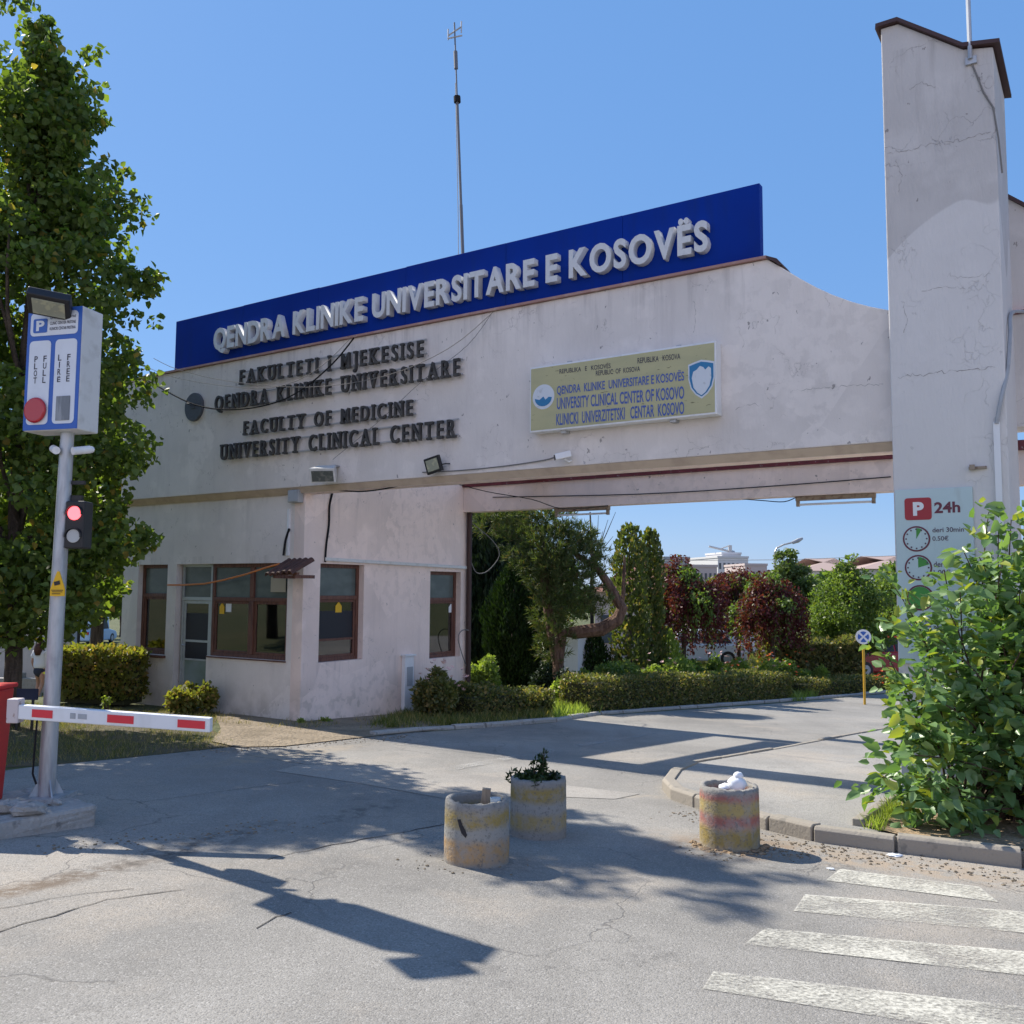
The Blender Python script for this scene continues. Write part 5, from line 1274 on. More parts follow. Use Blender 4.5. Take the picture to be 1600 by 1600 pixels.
# ---- big-leaved bush in front of the tower
bb0 = gnd(1520, 1275, .12)
bush = thing('bush', 'tall big leaved bright green bush in front of the tower', 'bush', bb0)
st = MB(); lvb = LV()
BY = bb0.y
def bpos(px, py, dy=0.0): return at(px, py, BY + dy) - bb0
targets = [(1376, 1215, -.5), (1400, 1165, -.5), (1405, 1240, -.6), (1412, 1120, -.4), (1428, 1065, -.4), (1376, 1008, -.2), (1410, 975, -.3), (1398, 918, -.1), (1440, 990, -.4), (1475, 890, -.3), (1505, 860, -.1), (1530, 870, -.2), (1560, 830, .1), (1580, 812, .1), (1600, 815, .2), (1640, 830, .1)]
core_ = []
for k in range(95):
    py = random.uniform(850, 1270); f = (py - 850) / 420
    xl = 1560 - 110 * min(1, f * 1.6) - (25 if f > .6 else 0)
    px = random.uniform(xl, 1760); core_.append((px, py, random.uniform(-1.05, .35) * (.35 + .65 * f)))
targets += core_ + [(1500, 925, -.4), (1480, 950, -.5), (1470, 1000, -.6), (1450, 1040, -.6), (1455, 1090, -.7), (1440, 1130, -.7), (1430, 1180, -.8), (1450, 1220, -.9), (1470, 1262, -.8), (1510, 1272, -.8), (1440, 1255, -.75), (1420, 1150, -.6), (1545, 800, .2), (1620, 800, .2), (1700, 800, .1), (1440, 1010, -.3)]
for (px, py, dy) in targets:
    e = bpos(px, py, dy); b_ = Vector((random.uniform(-.35, .9), random.uniform(-.3, .4), -.05))
    mid = b_.lerp(e, .5) + Vector((random.uniform(-.1, .1), random.uniform(-.1, .1), .18 + .15 * max(0, e.z)))
    pts = [b_ * (1 - t) ** 2 + mid * (2 * t * (1 - t)) + e * t * t for t in np.linspace(0, 1, 12)]
    st.tube(pts, [.012 * (1 - .8 * i / 11) + .002 for i in range(12)], 5)
    dirv = (e - mid).normalized()
    P = []; A = []
    for t in np.linspace(.42, 1, 15):
        k = t * 11; i = min(int(k), 10); p = pts[i].lerp(pts[i + 1], k - i)
        sd = dirv.cross(Vector((0, 0, 1))).normalized()
        for s_i in (-1, 1):
            if random.random() < .12: continue
            a = (sd * s_i * random.uniform(.5, 1.1) + dirv * random.uniform(.2, .9) + Vector((0, 0, random.uniform(-.5, .3)))).normalized()
            pt_ = p + a * random.uniform(.01, .06); P.append(pt_); A.append(a)
            if random.random() < .6 and t > .5:            # side twig with more leaves
                q = p + a * random.uniform(.08, .2) + Vector((0, random.uniform(-.1, .1), random.uniform(-.09, .06)))
                for _ in range(3): P.append(q + Vector((random.gauss(0, .05), random.gauss(0, .05), random.gauss(0, .04)))); A.append((a + Vector((random.gauss(0, .5), random.gauss(0, .5), random.gauss(-.2, .4)))).normalized())
    lvb.add(leaf_arrays(np.array([tuple(p) for p in P]), .108, .45, 'hex', .62, .14, np.array([tuple(a) for a in A]), .75, .62))
obj('stem', st, MT['twig'], bush); lvb.build('foliage', MT['leaf_bush'], bush)

# ---- hedges
def hedge(label, pts, wid, h, m, per=520, leaf=.05, z0=.0, grp=None, ragged=.05, name='hedge', core=True):
    """clipped hedge along the world points, solid twig core under a coat of small leaves"""
    t = thing(name, label, 'hedge', Vector((pts[0].x, pts[0].y, gz(pts[0]))), grp)
    o_ = t.location; core_mb = MB(); lv = LV()
    for a, b in zip(pts[:-1], pts[1:]):
        a2 = Vector((a.x, a.y, 0)); b2 = Vector((b.x, b.y, 0)); L = (b2 - a2).length; d = (b2 - a2) / L; s = Vector((-d.y, d.x, 0))
        za, zb = gz(a) - o_.z, gz(b) - o_.z
        A = a2 - Vector((o_.x, o_.y, 0))
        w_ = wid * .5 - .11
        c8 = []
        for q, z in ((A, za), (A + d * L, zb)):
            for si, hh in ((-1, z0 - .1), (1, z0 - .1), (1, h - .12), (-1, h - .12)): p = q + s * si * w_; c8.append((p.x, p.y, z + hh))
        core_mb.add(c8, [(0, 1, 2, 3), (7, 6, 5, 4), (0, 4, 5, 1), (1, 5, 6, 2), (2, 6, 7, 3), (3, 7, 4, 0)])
        area = L * (wid + 2 * h) + 2 * wid * h; n = int(area * per * 1.9)
        q = rng.uniform(0, L * (wid + 2 * h) + 2 * wid * h, n)
        P = np.zeros((n, 3)); ll = rng.uniform(0, L, n); Wv = wid * .5
        k1 = q < L * wid; k2 = (~k1) & (q < L * (wid + h)); k3 = (~k1) & (~k2) & (q < L * (wid + 2 * h)); k4 = ~(k1 | k2 | k3)
        sx = rng.uniform(-Wv, Wv, n); hz = rng.uniform(z0, h, n)
        sx[k2] = -Wv; sx[k3] = Wv; hz[k1] = h
        e = rng.random(n) < .5; ll[k4 & e] = 0; ll[k4 & ~e] = L
        wob = ragged * (np.sin(ll * 2.1 + 1) * .5 + np.sin(ll * 5.3 + hz * 3) * .4 + np.sin(hz * 6 + ll * .7) * .3)
        hz = hz + (hz > h * .98) * wob + rng.normal(0, .022, n); sx = sx * (1 + wob * .5) + rng.normal(0, .025, n); ll = ll + rng.normal(0, .025, n)
        P[:, 0] = A.x + d.x * ll + s.x * sx; P[:, 1] = A.y + d.y * ll + s.y * sx; P[:, 2] = za + (zb - za) * ll / L + hz
        lv.add(leaf_arrays(P, leaf * 1.25, .0, 'quad', .7, axis=(0, 0, 1), axis_w=.3))
        k = int(L * 16)                                    # stray shoots above the clipped top
        ll = rng.uniform(0, L, k); sx = rng.uniform(-Wv, Wv, k); P = np.stack([A.x + d.x * ll + s.x * sx, A.y + d.y * ll + s.y * sx, za + (zb - za) * ll / L + h + rng.uniform(0, .07, k)], 1)
        lv.add(leaf_arrays(P, leaf * 1.3, .2, 'quad', .5, axis=(0, 0, 1), axis_w=.6))
    if core: obj('twig_core', core_mb, MT['twig_green'], t)
    lv.build('foliage', m, t)
    return t
def perp(pts, k):
    out = []
    for i, p in enumerate(pts):
        d = pts[min(i + 1, len(pts) - 1)] - pts[max(i - 1, 0)]; d.z = 0; d.normalize(); out.append(p + Vector((-d.y, d.x, 0)) * k)
    return out
h1 = perp([gnd(*q) for q in [(932, 1117), (1090, 1106), (1247, 1094)]], .55)
hH = (1117 - 1064) / FPX * h1[0].y
hedge('long low clipped hedge along the road through the gateway', h1, .75, hH, MT['leaf_hedge'], grp='low hedges along the road')
h2 = perp([gnd(*q) for q in [(1268, 1091), (1345, 1086), (1425, 1079)]], .55)
hedge('short low hedge beyond the gap in front of the round traffic sign', h2, .75, .46, MT['leaf_hedge'], 420, grp='low hedges along the road')
h3 = perp([gnd(*q) for q in [(745, 1122), (868, 1114)]], .45)
hedge('low dark hedge below the arborvitae beside the booth', h3, .8, .46, MT['leaf_hedge'], 480, .055, grp='low hedges along the road', ragged=.12)
hl = [gnd(78, 1100), gnd(188, 1106)]
hedge('sunlit head high hedge left of the booth', perp(hl, .4), .8, (1104 - 1020) / FPX * hl[1].y, MT['leaf_dry'], 520, .07, z0=.15, ragged=.06)

# ---- conifers, shrubs and small trees of the garden
def cone_tree(label, base, h, prof, m, n=9000, leaf=.12, name='conifer', cat='tree', tufts=60, bark='bark', group=None, aspect=.35, lumpy=.09):
    t = thing(name, label, cat, Vector(base), group)
    zs = [p[0] * h for p in prof]; rs = [p[1] for p in prof]
    obj('trunk', MB().tube([(0, 0, -.2), (0, 0, h * .45), (0, 0, h * .9)], [max(rs) * .16, max(rs) * .1, .015], 8), MT[bark], t)
    u_ = rng.uniform(0, 1, n * 3); z = zs[0] + (zs[-1] - zs[0]) * u_; r = np.interp(z, zs, rs)
    keep = rng.uniform(0, max(rs), n * 3) < r + .04; z = z[keep][:n]; r = r[keep][:n]; k = len(z)
    a = rng.uniform(0, 2 * np.pi, k)
    lump = 1 + lumpy * (np.sin(a * 5 + z * 2.2) + np.sin(a * 9 - z * 4.1 + 1) + .6 * np.sin(z * 9 + a * 3))
    q = r * lump * np.sqrt(rng.uniform(.35, 1.05, k))
    P = np.stack([q * np.cos(a), q * np.sin(a), z], 1)
    ax = unit(np.stack([np.cos(a) * .45, np.sin(a) * .45, np.ones(k)], 1))
    v, f = leaf_arrays(P, leaf, .0, 'quad', aspect, .05, ax, .7)
    np_mesh('foliage', v, f, m, t); return t
def based(px, py, Y=None):
    if Y is None: return gnd(px, py)
    p = at(px, py, Y); p.z = gz(p); return p
def toph(base, px, py): return (at(px, py, base.y) - base).z
b = gnd(803, 1080); cone_tree('dense dark arborvitae column just inside the gateway', b, toph(b, 800, 878), [(.0, .38), (.12, .55), (.4, .80), (.62, .78), (.82, .5), (.95, .2), (1, .05)], MT['leaf_cyp'], 16000, .13, 'arborvitae')
b = based(925, 1060, 25); cone_tree('rounded small dark arborvitae under the leaning pine trunk', b, toph(b, 925, 985), [(0, .35), (.3, .5), (.7, .38), (1, .05)], MT['leaf_cyp'], 5000, .11, 'arborvitae')
b = based(1045, 1060, 26); cone_tree('small bright green cone shrub between the poplars and the purple tree', b, toph(b, 1045, 985), [(0, .4), (.3, .5), (.7, .3), (1, .04)], MT['leaf_light'], 4000, .11, 'arborvitae')
b = based(765, 1060, 29); cone_tree('very dark tall spruce behind the drainpipe corner', b, 7.2, [(.03, 2.2), (.4, 1.8), (.8, .9), (1, .1)], MT['leaf_dark'], 26000, .22, 'spruce')
b = based(690, 1060, 32); cone_tree('dark spruce hidden mostly behind the booth', b, 7.5, [(.03, 2.4), (.4, 1.9), (.8, .9), (1, .1)], MT['leaf_dark'], 14000, .22, 'spruce')
# columnar poplars
for (px, w_, top_, Y, lab) in ((984, .44, 820, 25, 'taller columnar tree with pale top beside the pine'), (1017, .33, 828, 25.8, 'thinner columnar tree right of the taller one')):
    b = based(px, 1050, Y); H = toph(b, px, top_)
    cone_tree(lab, b, H, [(0, w_ * .7), (.2, w_ * 1.1), (.55, w_), (.8, w_ * .9), (.95, w_ * .55), (1, .06)], MT['leaf_poplar'], 4200, .12, 'columnar_tree', group='columnar trees in the garden', aspect=.7, lumpy=.2)
# bent pine with sprawling crown
pb2 = based(870, 1075, 22.5)
pine = thing('pine_tree', 'sprawling old pine with a thick bent reddish trunk', 'tree', pb2)
PYy = pb2.y
pp_ = lambda x, y, dy=0.0: tuple(at(x, y, PYy + dy) - pb2)
mb = MB(); mb.tube([pp_(872, 1080), pp_(872, 1030), pp_(878, 990), pp_(900, 988), pp_(940, 983), pp_(965, 968), pp_(972, 950), pp_(963, 935), pp_(950, 912), pp_(935, 890), pp_(905, 870), pp_(880, 850)], [.14, .14, .14, .16, .17, .16, .14, .12, .11, .09, .07, .04], 9)
mb.tube([pp_(970, 955), pp_(974, 925), pp_(975, 890), pp_(976, 868)], [.06, .05, .04, .02], 7)
mb.tube([pp_(872, 1035), pp_(858, 960), pp_(848, 890), pp_(850, 830)], [.15, .13, .09, .04], 8)
for e in ((830, 850), (880, 830), (905, 850), (900, 905), (850, 900), (870, 940)): mb.tube([pp_(852, 930), pp_((852 + e[0]) / 2, (930 + e[1]) / 2 - 8, .2), pp_(*e)], [.06, .04, .015], 6)
obj('trunk', mb, MT['bark_red'], pine)
lv = LV()
for (px, py, r, dy) in [(800, 835, .5, .3), (830, 812, .6, .4), (865, 812, .6, .2), (845, 850, .6, -.2), (880, 845, .6, -.1), (905, 838, .45, .1), (925, 858, .4, .1), (820, 870, .5, -.3), (905, 872, .5, -.3), (880, 885, .5, -.5), (895, 915, .5, -.5), (920, 905, .4, -.3), (860, 920, .5, -.2), (855, 955, .5, -.2), (900, 945, .4, -.4), (870, 985, .5, .0), (862, 1015, .45, .1), (850, 890, .6, .3), (790, 805, .5, .6), (760, 815, .5, .6), (940, 880, .3, .1), (940, 935, .28, -.3), (860, 870, .5, -.6), (925, 955, .3, -.2)]:
    c = Vector(pp_(px, py, dy)); n = int(300 * (r / .5) ** 2)
    tc = ball_pts(tuple(c), (r, r, r * .8), n // 4, .2)
    P = np.repeat(tc, 15, 0) + rng.normal(0, .025, (len(tc) * 15, 3))
    ax = unit(np.repeat(unit(tc - np.array(c) + (0, 0, .3)), 15, 0) + rng.normal(0, .55, (len(P), 3)))
    lv.add(leaf_arrays(P, .15, 0, 'blade', .13, .02, ax, .9))
lv.build('needles', MT['leaf_pine'], pine)
# dead bare branches above the pine
db = based(925, 1050, 27)
dead = MB(); dpt = lambda x, y: tuple(at(x, y, 27) - db)
dead.tube([(0, 0, 0), dpt(925, 870), dpt(922, 800)], [.06, .05, .02], 6)
for e in [(910, 815), (935, 805), (950, 812), (962, 800), (942, 830), (958, 838), (912, 845)]: dead.tube([dpt(924, random.randint(855, 885)), dpt((924 + e[0]) / 2 + 4, (870 + e[1]) / 2), dpt(*e)], [.02, .014, .006], 5)
dt = thing('bare_tree', 'leafless thin tree rising behind the pine', 'tree', db); obj('branches', dead, MT['bark'], dt)
# weeping purple trees
def weeping(label, base, H, R_, m, n=260, name='weeping_tree', leaf=.10, cat='tree', group=None, cx=0.0, trunk=.09):
    t = thing(name, label, cat, Vector(base), group); mb = MB(); trunk_mb(mb, (0, 0, -.2), (cx * .5, 0, H * .9), trunk, trunk * .5, .06, 6)
    lv = LV()
    lv2 = LV(); nc = 34
    for i in range(nc):
        a = i * 2.4; q = R_ * .8 * math.sqrt((i + .3) / nc); cx_, cy_ = cx + q * math.cos(a), q * math.sin(a)
        z = H * (.90 - .40 * (q / R_) ** 2) * rng.uniform(.84, 1.1); cr = R_ * rng.uniform(.16, .27)
        mb.tube([(cx * .5, 0, H * .55), (cx_ * .5, cy_ * .5, z * .92), (cx_, cy_, z)], [.04, .025, .008], 5)
        L_ = lv2 if (i % 7 == 2 and m is MT['leaf_plum']) else lv
        L_.add(leaf_arrays(ball_pts((cx_, cy_, z), (cr, cr, cr * .75), int(n * .5), .2), leaf, .0, 'quad', .5, .1, (0, 0, -1), .4))
        for k in range(9):                                  # hanging sprays
            b_ = rng.uniform(0, 6.28); r2 = cr * rng.uniform(.4, 1.1); Ln = rng.uniform(.12, .58) * z; s_ = np.linspace(0, 1, 24)
            P = np.stack([cx_ + r2 * math.cos(b_) * (1 + .25 * s_), cy_ + r2 * math.sin(b_) * (1 + .25 * s_), z - Ln * s_], 1) + rng.normal(0, .045, (24, 3))
            P = P[P[:, 2] > .3]
            if len(P): L_.add(leaf_arrays(P, leaf, .0, 'quad', .45, .1, (0, 0, -1), .5))
    if lv2.V: lv2.build('green_crown', MT['leaf_mid'], t)
    obj('trunk', mb, MT['bark'], t); lv.build('crown', m, t); return t
b = gnd(1152, 1058); weeping('purple weeping tree with a dark trunk, right of the pair', b, toph(b, 1150, 893), 1.75, MT['leaf_plum'], 420, group='purple weeping trees', leaf=.12)
b = based(1072, 1055, 28.5); weeping('purple weeping tree mixed with green, left of the pair', b, toph(b, 1072, 872), 1.55, MT['leaf_plum'], 300, group='purple weeping trees', leaf=.12)
b = based(1205, 1050, 30); weeping('purple drooping tree crown beside the street lamp', b, toph(b, 1205, 896), 1.35, MT['leaf_plum'], 230, group='purple weeping trees', leaf=.12)
b = based(1235, 1050, 36); weeping('tall green weeping willow behind the street lamp', b, toph(b, 1230, 855), 1.2, MT['leaf_willow'], 260, 'willow', .15)
b = based(1330, 1050, 33)
tree('round green garden tree behind the round traffic sign', b, toph(b, 1320, 862), [(.9, .9), (1.6, 1.5), (2.6, 1.5), (3.3, .9), (3.9, .4)], MT['leaf_mid'], 55, 240, .13, (.4, .65), .07, z0=.8, name='garden_tree', extra=[(-.1, 0, 4.1, .3), (.1, 0, 4.35, .25), (-.3, 0, 4.0, .3)], shape='quad', aspect=.5)
b = based(1395, 1050, 37)
tree('darker tree at the right end of the garden beside the tower', b, 4.0, [(.8, .9), (1.6, 1.6), (2.8, 1.5), (3.6, .8)], MT['leaf_mid'], 45, 230, .14, (.45, .7), .08, z0=.8, name='garden_tree', aspect=.5)
_fl = {}
def shrub(label, base, r, h, m, n, leaf=.09, name='shrub', flower=None, group=None, nf=0, shape='quad', cat='shrub'):
    t = thing(name, label, cat, Vector(base), group)
    lv = LV(); mb = MB()
    for i in range(max(5, int(r * 9))):
        a = rng.uniform(0, 6.28); q = r * math.sqrt(rng.uniform(0, 1)) * .8; hh = h * rng.uniform(.55, 1.0) * (1 - .3 * q / r)
        c = (q * math.cos(a), q * math.sin(a), hh * .6)
        mb.tube([(q * .4 * math.cos(a), q * .4 * math.sin(a), -.05), (c[0] * .8, c[1] * .8, hh * .5), (c[0], c[1], hh * .9)], [.014, .01, .004], 5)
        lv.add(leaf_arrays(ball_pts(c, (r * .38, r * .38, hh * .45), n // max(5, int(r * 9)), .2), leaf, .3, shape, .6))
    obj('stem', mb, MT['twig'], t); lv.build('foliage', m, t)
    if flower:
        P = ball_pts((0, 0, h * .75), (r, r, h * .35), nf, .7)
        if flower not in _fl:
            b0 = MB()
            for k in range(6):
                a = k * 1.047; b0.add([(0, 0, 0), (.035 * math.cos(a - .4), .035 * math.sin(a - .4), .02), (.05 * math.cos(a), .05 * math.sin(a), .03), (.035 * math.cos(a + .4), .035 * math.sin(a + .4), .02)], [(0, 1, 2, 3)])
            _fl[flower] = obj('flower', b0, MT[flower], t, T(*P[0])).data; P = P[1:]
        for p in P:
            o = bpy.data.objects.new('flower', _fl[flower]); COL.objects.link(o); o.parent = t; o.matrix_local = T(*p) @ rz(rng.uniform(0, 6)) @ Matrix.Rotation(rng.uniform(-.8, .8), 4, 'X')
    return t
garden = [((962, 1090, 20.8), .75, .75, 'leaf_mid', 'green leafy shrub behind the left end of the long hedge', None),
          ((1010, 1085, 21), .7, .65, 'leaf_light', 'rose bush with pale leaves behind the long hedge', 'flower_pink'),
          ((1070, 1080, 22.5), .9, .95, 'leaf_light', 'yellow green tall shrub below the left purple tree', None),
          ((1115, 1078, 23), .6, .7, 'leaf_light', 'flowering rose bush beside the dark purple trunk', 'flower_pink'),
          ((1180, 1075, 23.5), .75, .75, 'leaf_light', 'pale flowering rose bush right of the dark trunk', 'flower_pink'),
          ((1225, 1075, 24), .7, .7, 'leaf_mid', 'rose bush with orange blooms near the hedge gap', 'flower_orange'),
          ((1095, 1078, 24), .6, .85, 'leaf_mid', 'leafy green shrub between the two purple trees', None),
          ((1138, 1078, 24.5), .5, .6, 'leaf_light', 'low rose bush at the left of the dark purple trunk', 'flower_orange'),
          ((1035, 1078, 22.5), .55, .6, 'leaf_mid', 'dark green rose bush behind the middle of the long hedge', None),
          ((1265, 1078, 25), .6, .55, 'leaf_light', 'light grassy shrub in the hedge gap', None),
          ((890, 1100, 20.2), .45, .5, 'leaf_light', 'weedy green clump at the garden path', None),
          ((905, 1075, 22), .5, .55, 'leaf_light', 'fresh green clump behind the garden path', None),
          ((690, 1120, None), .55, .95, 'leaf_hedge', 'dark rose bush against the side wall below the narrow window', 'flower_pink'),
          ((740, 1115, None), .6, .75, 'leaf_hedge', 'dark tangled shrub at the foot of the drainpipe', None),
          ((300, 1115, None), .5, .6, 'leaf_dry', 'small round bush at the foot of the booth door', None),
          ((860, 1085, 21), .5, .7, 'leaf_dark', 'dark low shrub right of the arborvitae', None),
          ((755, 1080, 21.5), .5, .9, 'leaf_light', 'light green shrub seen between drainpipe and arborvitae', None),
          ((1395, 1062, 27), .5, .5, 'leaf_light', 'small bright shrub by the red parked car', 'flower_orange')]
def behind(px, k):
    """ground point behind the hedge line seen at px, k metres farther back"""
    py = np.interp(px, [745, 868, 932, 1090, 1247, 1425], [1122, 1114, 1117, 1106, 1094, 1079])
    q = gnd(px, py); p = at(px, 1050, q.y + k); p.z = gz(p); return p
for (px, py, Y), r, h, m, lab, fl_ in garden:
    b = behind(px, 2.1 + (Y - 20) * .2) if Y and 930 < px < 1300 else based(px, py, Y)
    shrub(lab, b, r * (1.05 if Y else 1), h * (1.7 if Y else 1), MT[m], int(4500 * r * h / .45), .085, flower=fl_, nf=28)
b0_ = [based(1195, 1050, 31), based(1335, 1052, 31)]
hedge('tall untrimmed dark hedge in front of the garden trees', b0_, 1.6, toph(b0_[0], 1250, 1000), MT['leaf_hedge'], 330, .10, ragged=.25)
# trees standing far left behind the hedge and around
for (px, Y, H, R_, lab, m) in ((150, 25, 8.5, 2.3, 'tree with a stout brown trunk behind the sunlit hedge', 'leaf_lime'), (20, 31, 8.5, 2.8, 'broad tree beyond the low curved wall at the left', 'leaf_mid'), (118, 36, 9, 3, 'tree with a dark trunk far behind the hedge', 'leaf_lime'), (215, 42, 10, 3.2, 'distant tree behind the left end of the booth', 'leaf_mid'), (-60, 40, 10, 3.2, 'distant tree at the left border', 'leaf_lime')):
    b = based(px, 1050, Y)
    tree(lab, b, H, [(2.6, 1.2), (3.4, R_), (5.5, R_), (7.5, R_ * .6), (H, .4)], MT[m], 60, 260, .2, (.7, 1.1), .22, z0=2.0, group=None, name='tree')

for (x, y, H, R_, lab) in ((-15, 9.5, 8, 2.6, 'tree outside the left border, mirrored in the booth windows'), (-19, 13.5, 9, 3.0, 'farther tree outside the left border, mirrored in the booth windows')):
    b = Vector((x, y, 0)); b.z = gz(b)
    tree(lab, b, H, [(1.8, 1.2), (2.6, R_), (5, R_), (7, R_ * .6), (H, .4)], MT['leaf_mid'], 50, 240, .2, (.7, 1.1), .2, z0=1.6, name='tree')

# ------------------------------------------------------------------ grass, weeds
def in_poly(P, poly):
    x, y = P[:, 0], P[:, 1]; c = np.zeros(len(P), bool); n = len(poly)
    for i in range(n):
        x1, y1 = poly[i][:2]; x2, y2 = poly[(i + 1) % n][:2]
        k = ((y1 > y) != (y2 > y)) & (x < (x2 - x1) * (y - y1) / (y2 - y1 + 1e-12) + x1); c ^= k
    return c
def grass(poly, n, h, m, dz=0.0, patch=.5, name='grass'):
    q = np.array([(p[0], p[1]) for p in poly]); lo, hi = q.min(0), q.max(0)
    P = rng.uniform(lo, hi, (n * 3, 2)); P = P[in_poly(P, poly)]
    f = np.sin(P[:, 0] * 1.7 + 1) * np.sin(P[:, 1] * 1.3 + 2) + .6 * np.sin(P[:, 0] * 4.3 + P[:, 1] * 3.1)
    P = P[f + rng.normal(0, .5, len(P)) > -patch][:n]
    z = np.array([gz(p) for p in P]) + dz
    k = 4; P3 = np.repeat(np.column_stack([P, z]), k, 0) + np.column_stack([rng.normal(0, .025, (len(P) * k, 2)), np.zeros(len(P) * k)])
    v, fa = leaf_arrays(P3, h, 0, 'blade', .07, .1, (0, 0, 1), .62, .6)
    o = np_mesh(name, v, fa, m); o['kind'] = 'stuff'; return o
pg = [gnd(*q) for q in [(-150, 1208), (60, 1197), (200, 1184), (370, 1166), (330, 1140), (345, 1112), (300, 1108), (180, 1108), (80, 1102), (-150, 1095)]]
sheet('verge', pg, .004, MT['verge'])
grass(pg, 4200, .055, MT['grass'], patch=.1)
grass(pg, 3600, .05, MT['grass_dry'], patch=.6)
pg2 = [gnd(*q) for q in [(560, 1140), (700, 1139), (860, 1126), (868, 1100), (730, 1085), (640, 1112)]]
grass(pg2, 3200, .12, MT['grass'], patch=.3)
pg3 = [gnd(*q) for q in [(868, 1127), (935, 1117), (945, 1070), (860, 1070)]]
grass(pg3, 2200, .2, MT['leaf_light'], patch=.8)
pg4 = [gnd(*q) for q in [(1235, 1097), (1275, 1092), (1290, 1062), (1230, 1062)]]
grass(pg4, 1600, .22, MT['leaf_light'], patch=.8)
pg5 = [gnd(*q) for q in [(860, 1070), (1420, 1070), (1500, 1030), (700, 1030)]]
grass(pg5, 9000, .22, MT['grass'], patch=.8)
grass([gnd(1357, 1294, .12), gnd(1375, 1298, .12), gnd(1410, 1262, .12), gnd(1398, 1258, .12)], 260, .10, MT['leaf_light'], .12, 2)
grass([gnd(*q) for q in [(-150, 1080), (190, 1085), (190, 1010), (-150, 1010)]], 6000, .06, MT['grass'], patch=.4)
grass([gnd(*q) for q in [(335, 1114), (460, 1128), (600, 1112), (690, 1098), (690, 1112), (600, 1126), (470, 1142), (330, 1132)]], 900, .06, MT['grass_dry'], .015, -.2)
weeds = (((165, 1112), .07, .35, 'dry thin weed by the booth wall left of the sill'), ((510, 1128), .14, .10, 'small weed patch at the foot of the booth corner'), ((470, 1131), .10, .10, 'tiny weed at the base of the booth front'), ((1345, 1322), .06, .14, 'little grass tuft in the joint of the kerb'))
for (px, py), r, h, lab in weeds:
    b = gnd(px, py); shrub(lab, b, r, h, MT['leaf_light'], 140, .045, name='weed', cat='weed')
# weeds in the middle planter
t, c, r, h = pl2
wd_ = thing('weeds', 'green weeds growing out of the middle planter', 'weed', c + Vector((0, 0, h - .08)))
lv = LV(); mb = MB()
for k in range(24):
    a = random.uniform(0, 6.28); q = r * .75 * math.sqrt(random.random()); tall = random.random() < .25 or k < 4
    if k < 4: q = .03
    hh = random.uniform(.20, .30) if k < 4 else random.uniform(.05, .10)
    out = Vector((math.cos(a), math.sin(a), 0)); p0 = out * q; p1 = p0 + out * random.uniform(.0, .12) * (0.25 if k < 4 else .7) + Vector((0, 0, hh))
    mb.tube([p0, p0.lerp(p1, .5) + Vector((0, 0, .02)), p1], [.005, .004, .002], 4)
    P = np.array([tuple(p0.lerp(p1, s)) for s in np.linspace(.2, 1, 16)]) + rng.normal(0, .014, (16, 3))
    lv.add(leaf_arrays(np.repeat(P, 3, 0), .045, .2, 'quad', .4, .1, (0, 0, 1), .35))
obj('stem', mb, MT['twig'], wd_); lv.build('foliage', MT['leaf_cyp'], wd_)
# fallen log by the arborvitae
b = gnd(768, 1082); lg = at(768, 1070, b.y + .1)
tag(obj('log', MB().tube([(-.28, 0, -.16), (-.05, 0, .02), (.12, 0, .16), (.2, .02, .2)], [.09, .1, .09, .05], 9), MT['timber'], None, Matrix.Translation(Vector((lg.x, lg.y, gz(lg) + .45)))), 'pale piece of log propped beside the arborvitae', 'log')

# ------------------------------------------------------------------ street lamp, traffic sign, cars
b = based(1207, 1030, 42)
lamp = thing('street_lamp', 'tall grey street lamp with one curved arm beyond the garden', 'street lamp', b)
l_ = lambda x, y: tuple(at(x, y, 42) - b)
obj('pole', MB().tube([(0, 0, -.1), l_(1211, 950), l_(1211, 862)], [.10, .08, .06], 8), MT['steel'], lamp)
obj('arm', MB().tube([l_(1211, 862), l_(1214, 856), l_(1224, 851), l_(1240, 847)], .04, 6), MT['steel'], lamp)
obj('lamp_head', MB().tube([l_(1238, 848), l_(1247, 844.5), l_(1254, 841)], [.07, .1, .05], 8), MT['grey'], lamp)
b = based(1350, 1053, 25)
sg_ = thing('traffic_sign', 'round white traffic sign with blue quarters on a yellow post', 'traffic sign', b)
g_ = lambda x, y: at(x, y, 25) - b
obj('post', MB().tube([(0, 0, -.2), (0, 0, g_(1351, 1004).z)], .035, 8), mat('yellow_post', (.55, .32, .03), .5), sg_)
cz = g_(1352, 995).z; cr = 11.5 / FPX * 25
fm_ = rz(R(-12))
obj('disc', MB().disc(cr, -.05, -.036, 28, M=fm_ @ T(0, 0, cz)), MT['white'], sg_)
for k in range(4):
    q0 = R(90 * k + 12); q1 = R(90 * k + 78)
    sec = [(.16 * cr * math.cos(R(90 * k + 45)), .16 * cr * math.sin(R(90 * k + 45)))] + [(cr * .72 * math.cos(q), cr * .72 * math.sin(q)) for q in np.linspace(q0, q1, 7)]
    obj('blue_quarter', MB().prism(sec, -.056, -.0505, M=fm_ @ T(0, 0, cz) @ Matrix.Rotation(R(45), 4, 'Y')), MT['sign_blue'], sg_)
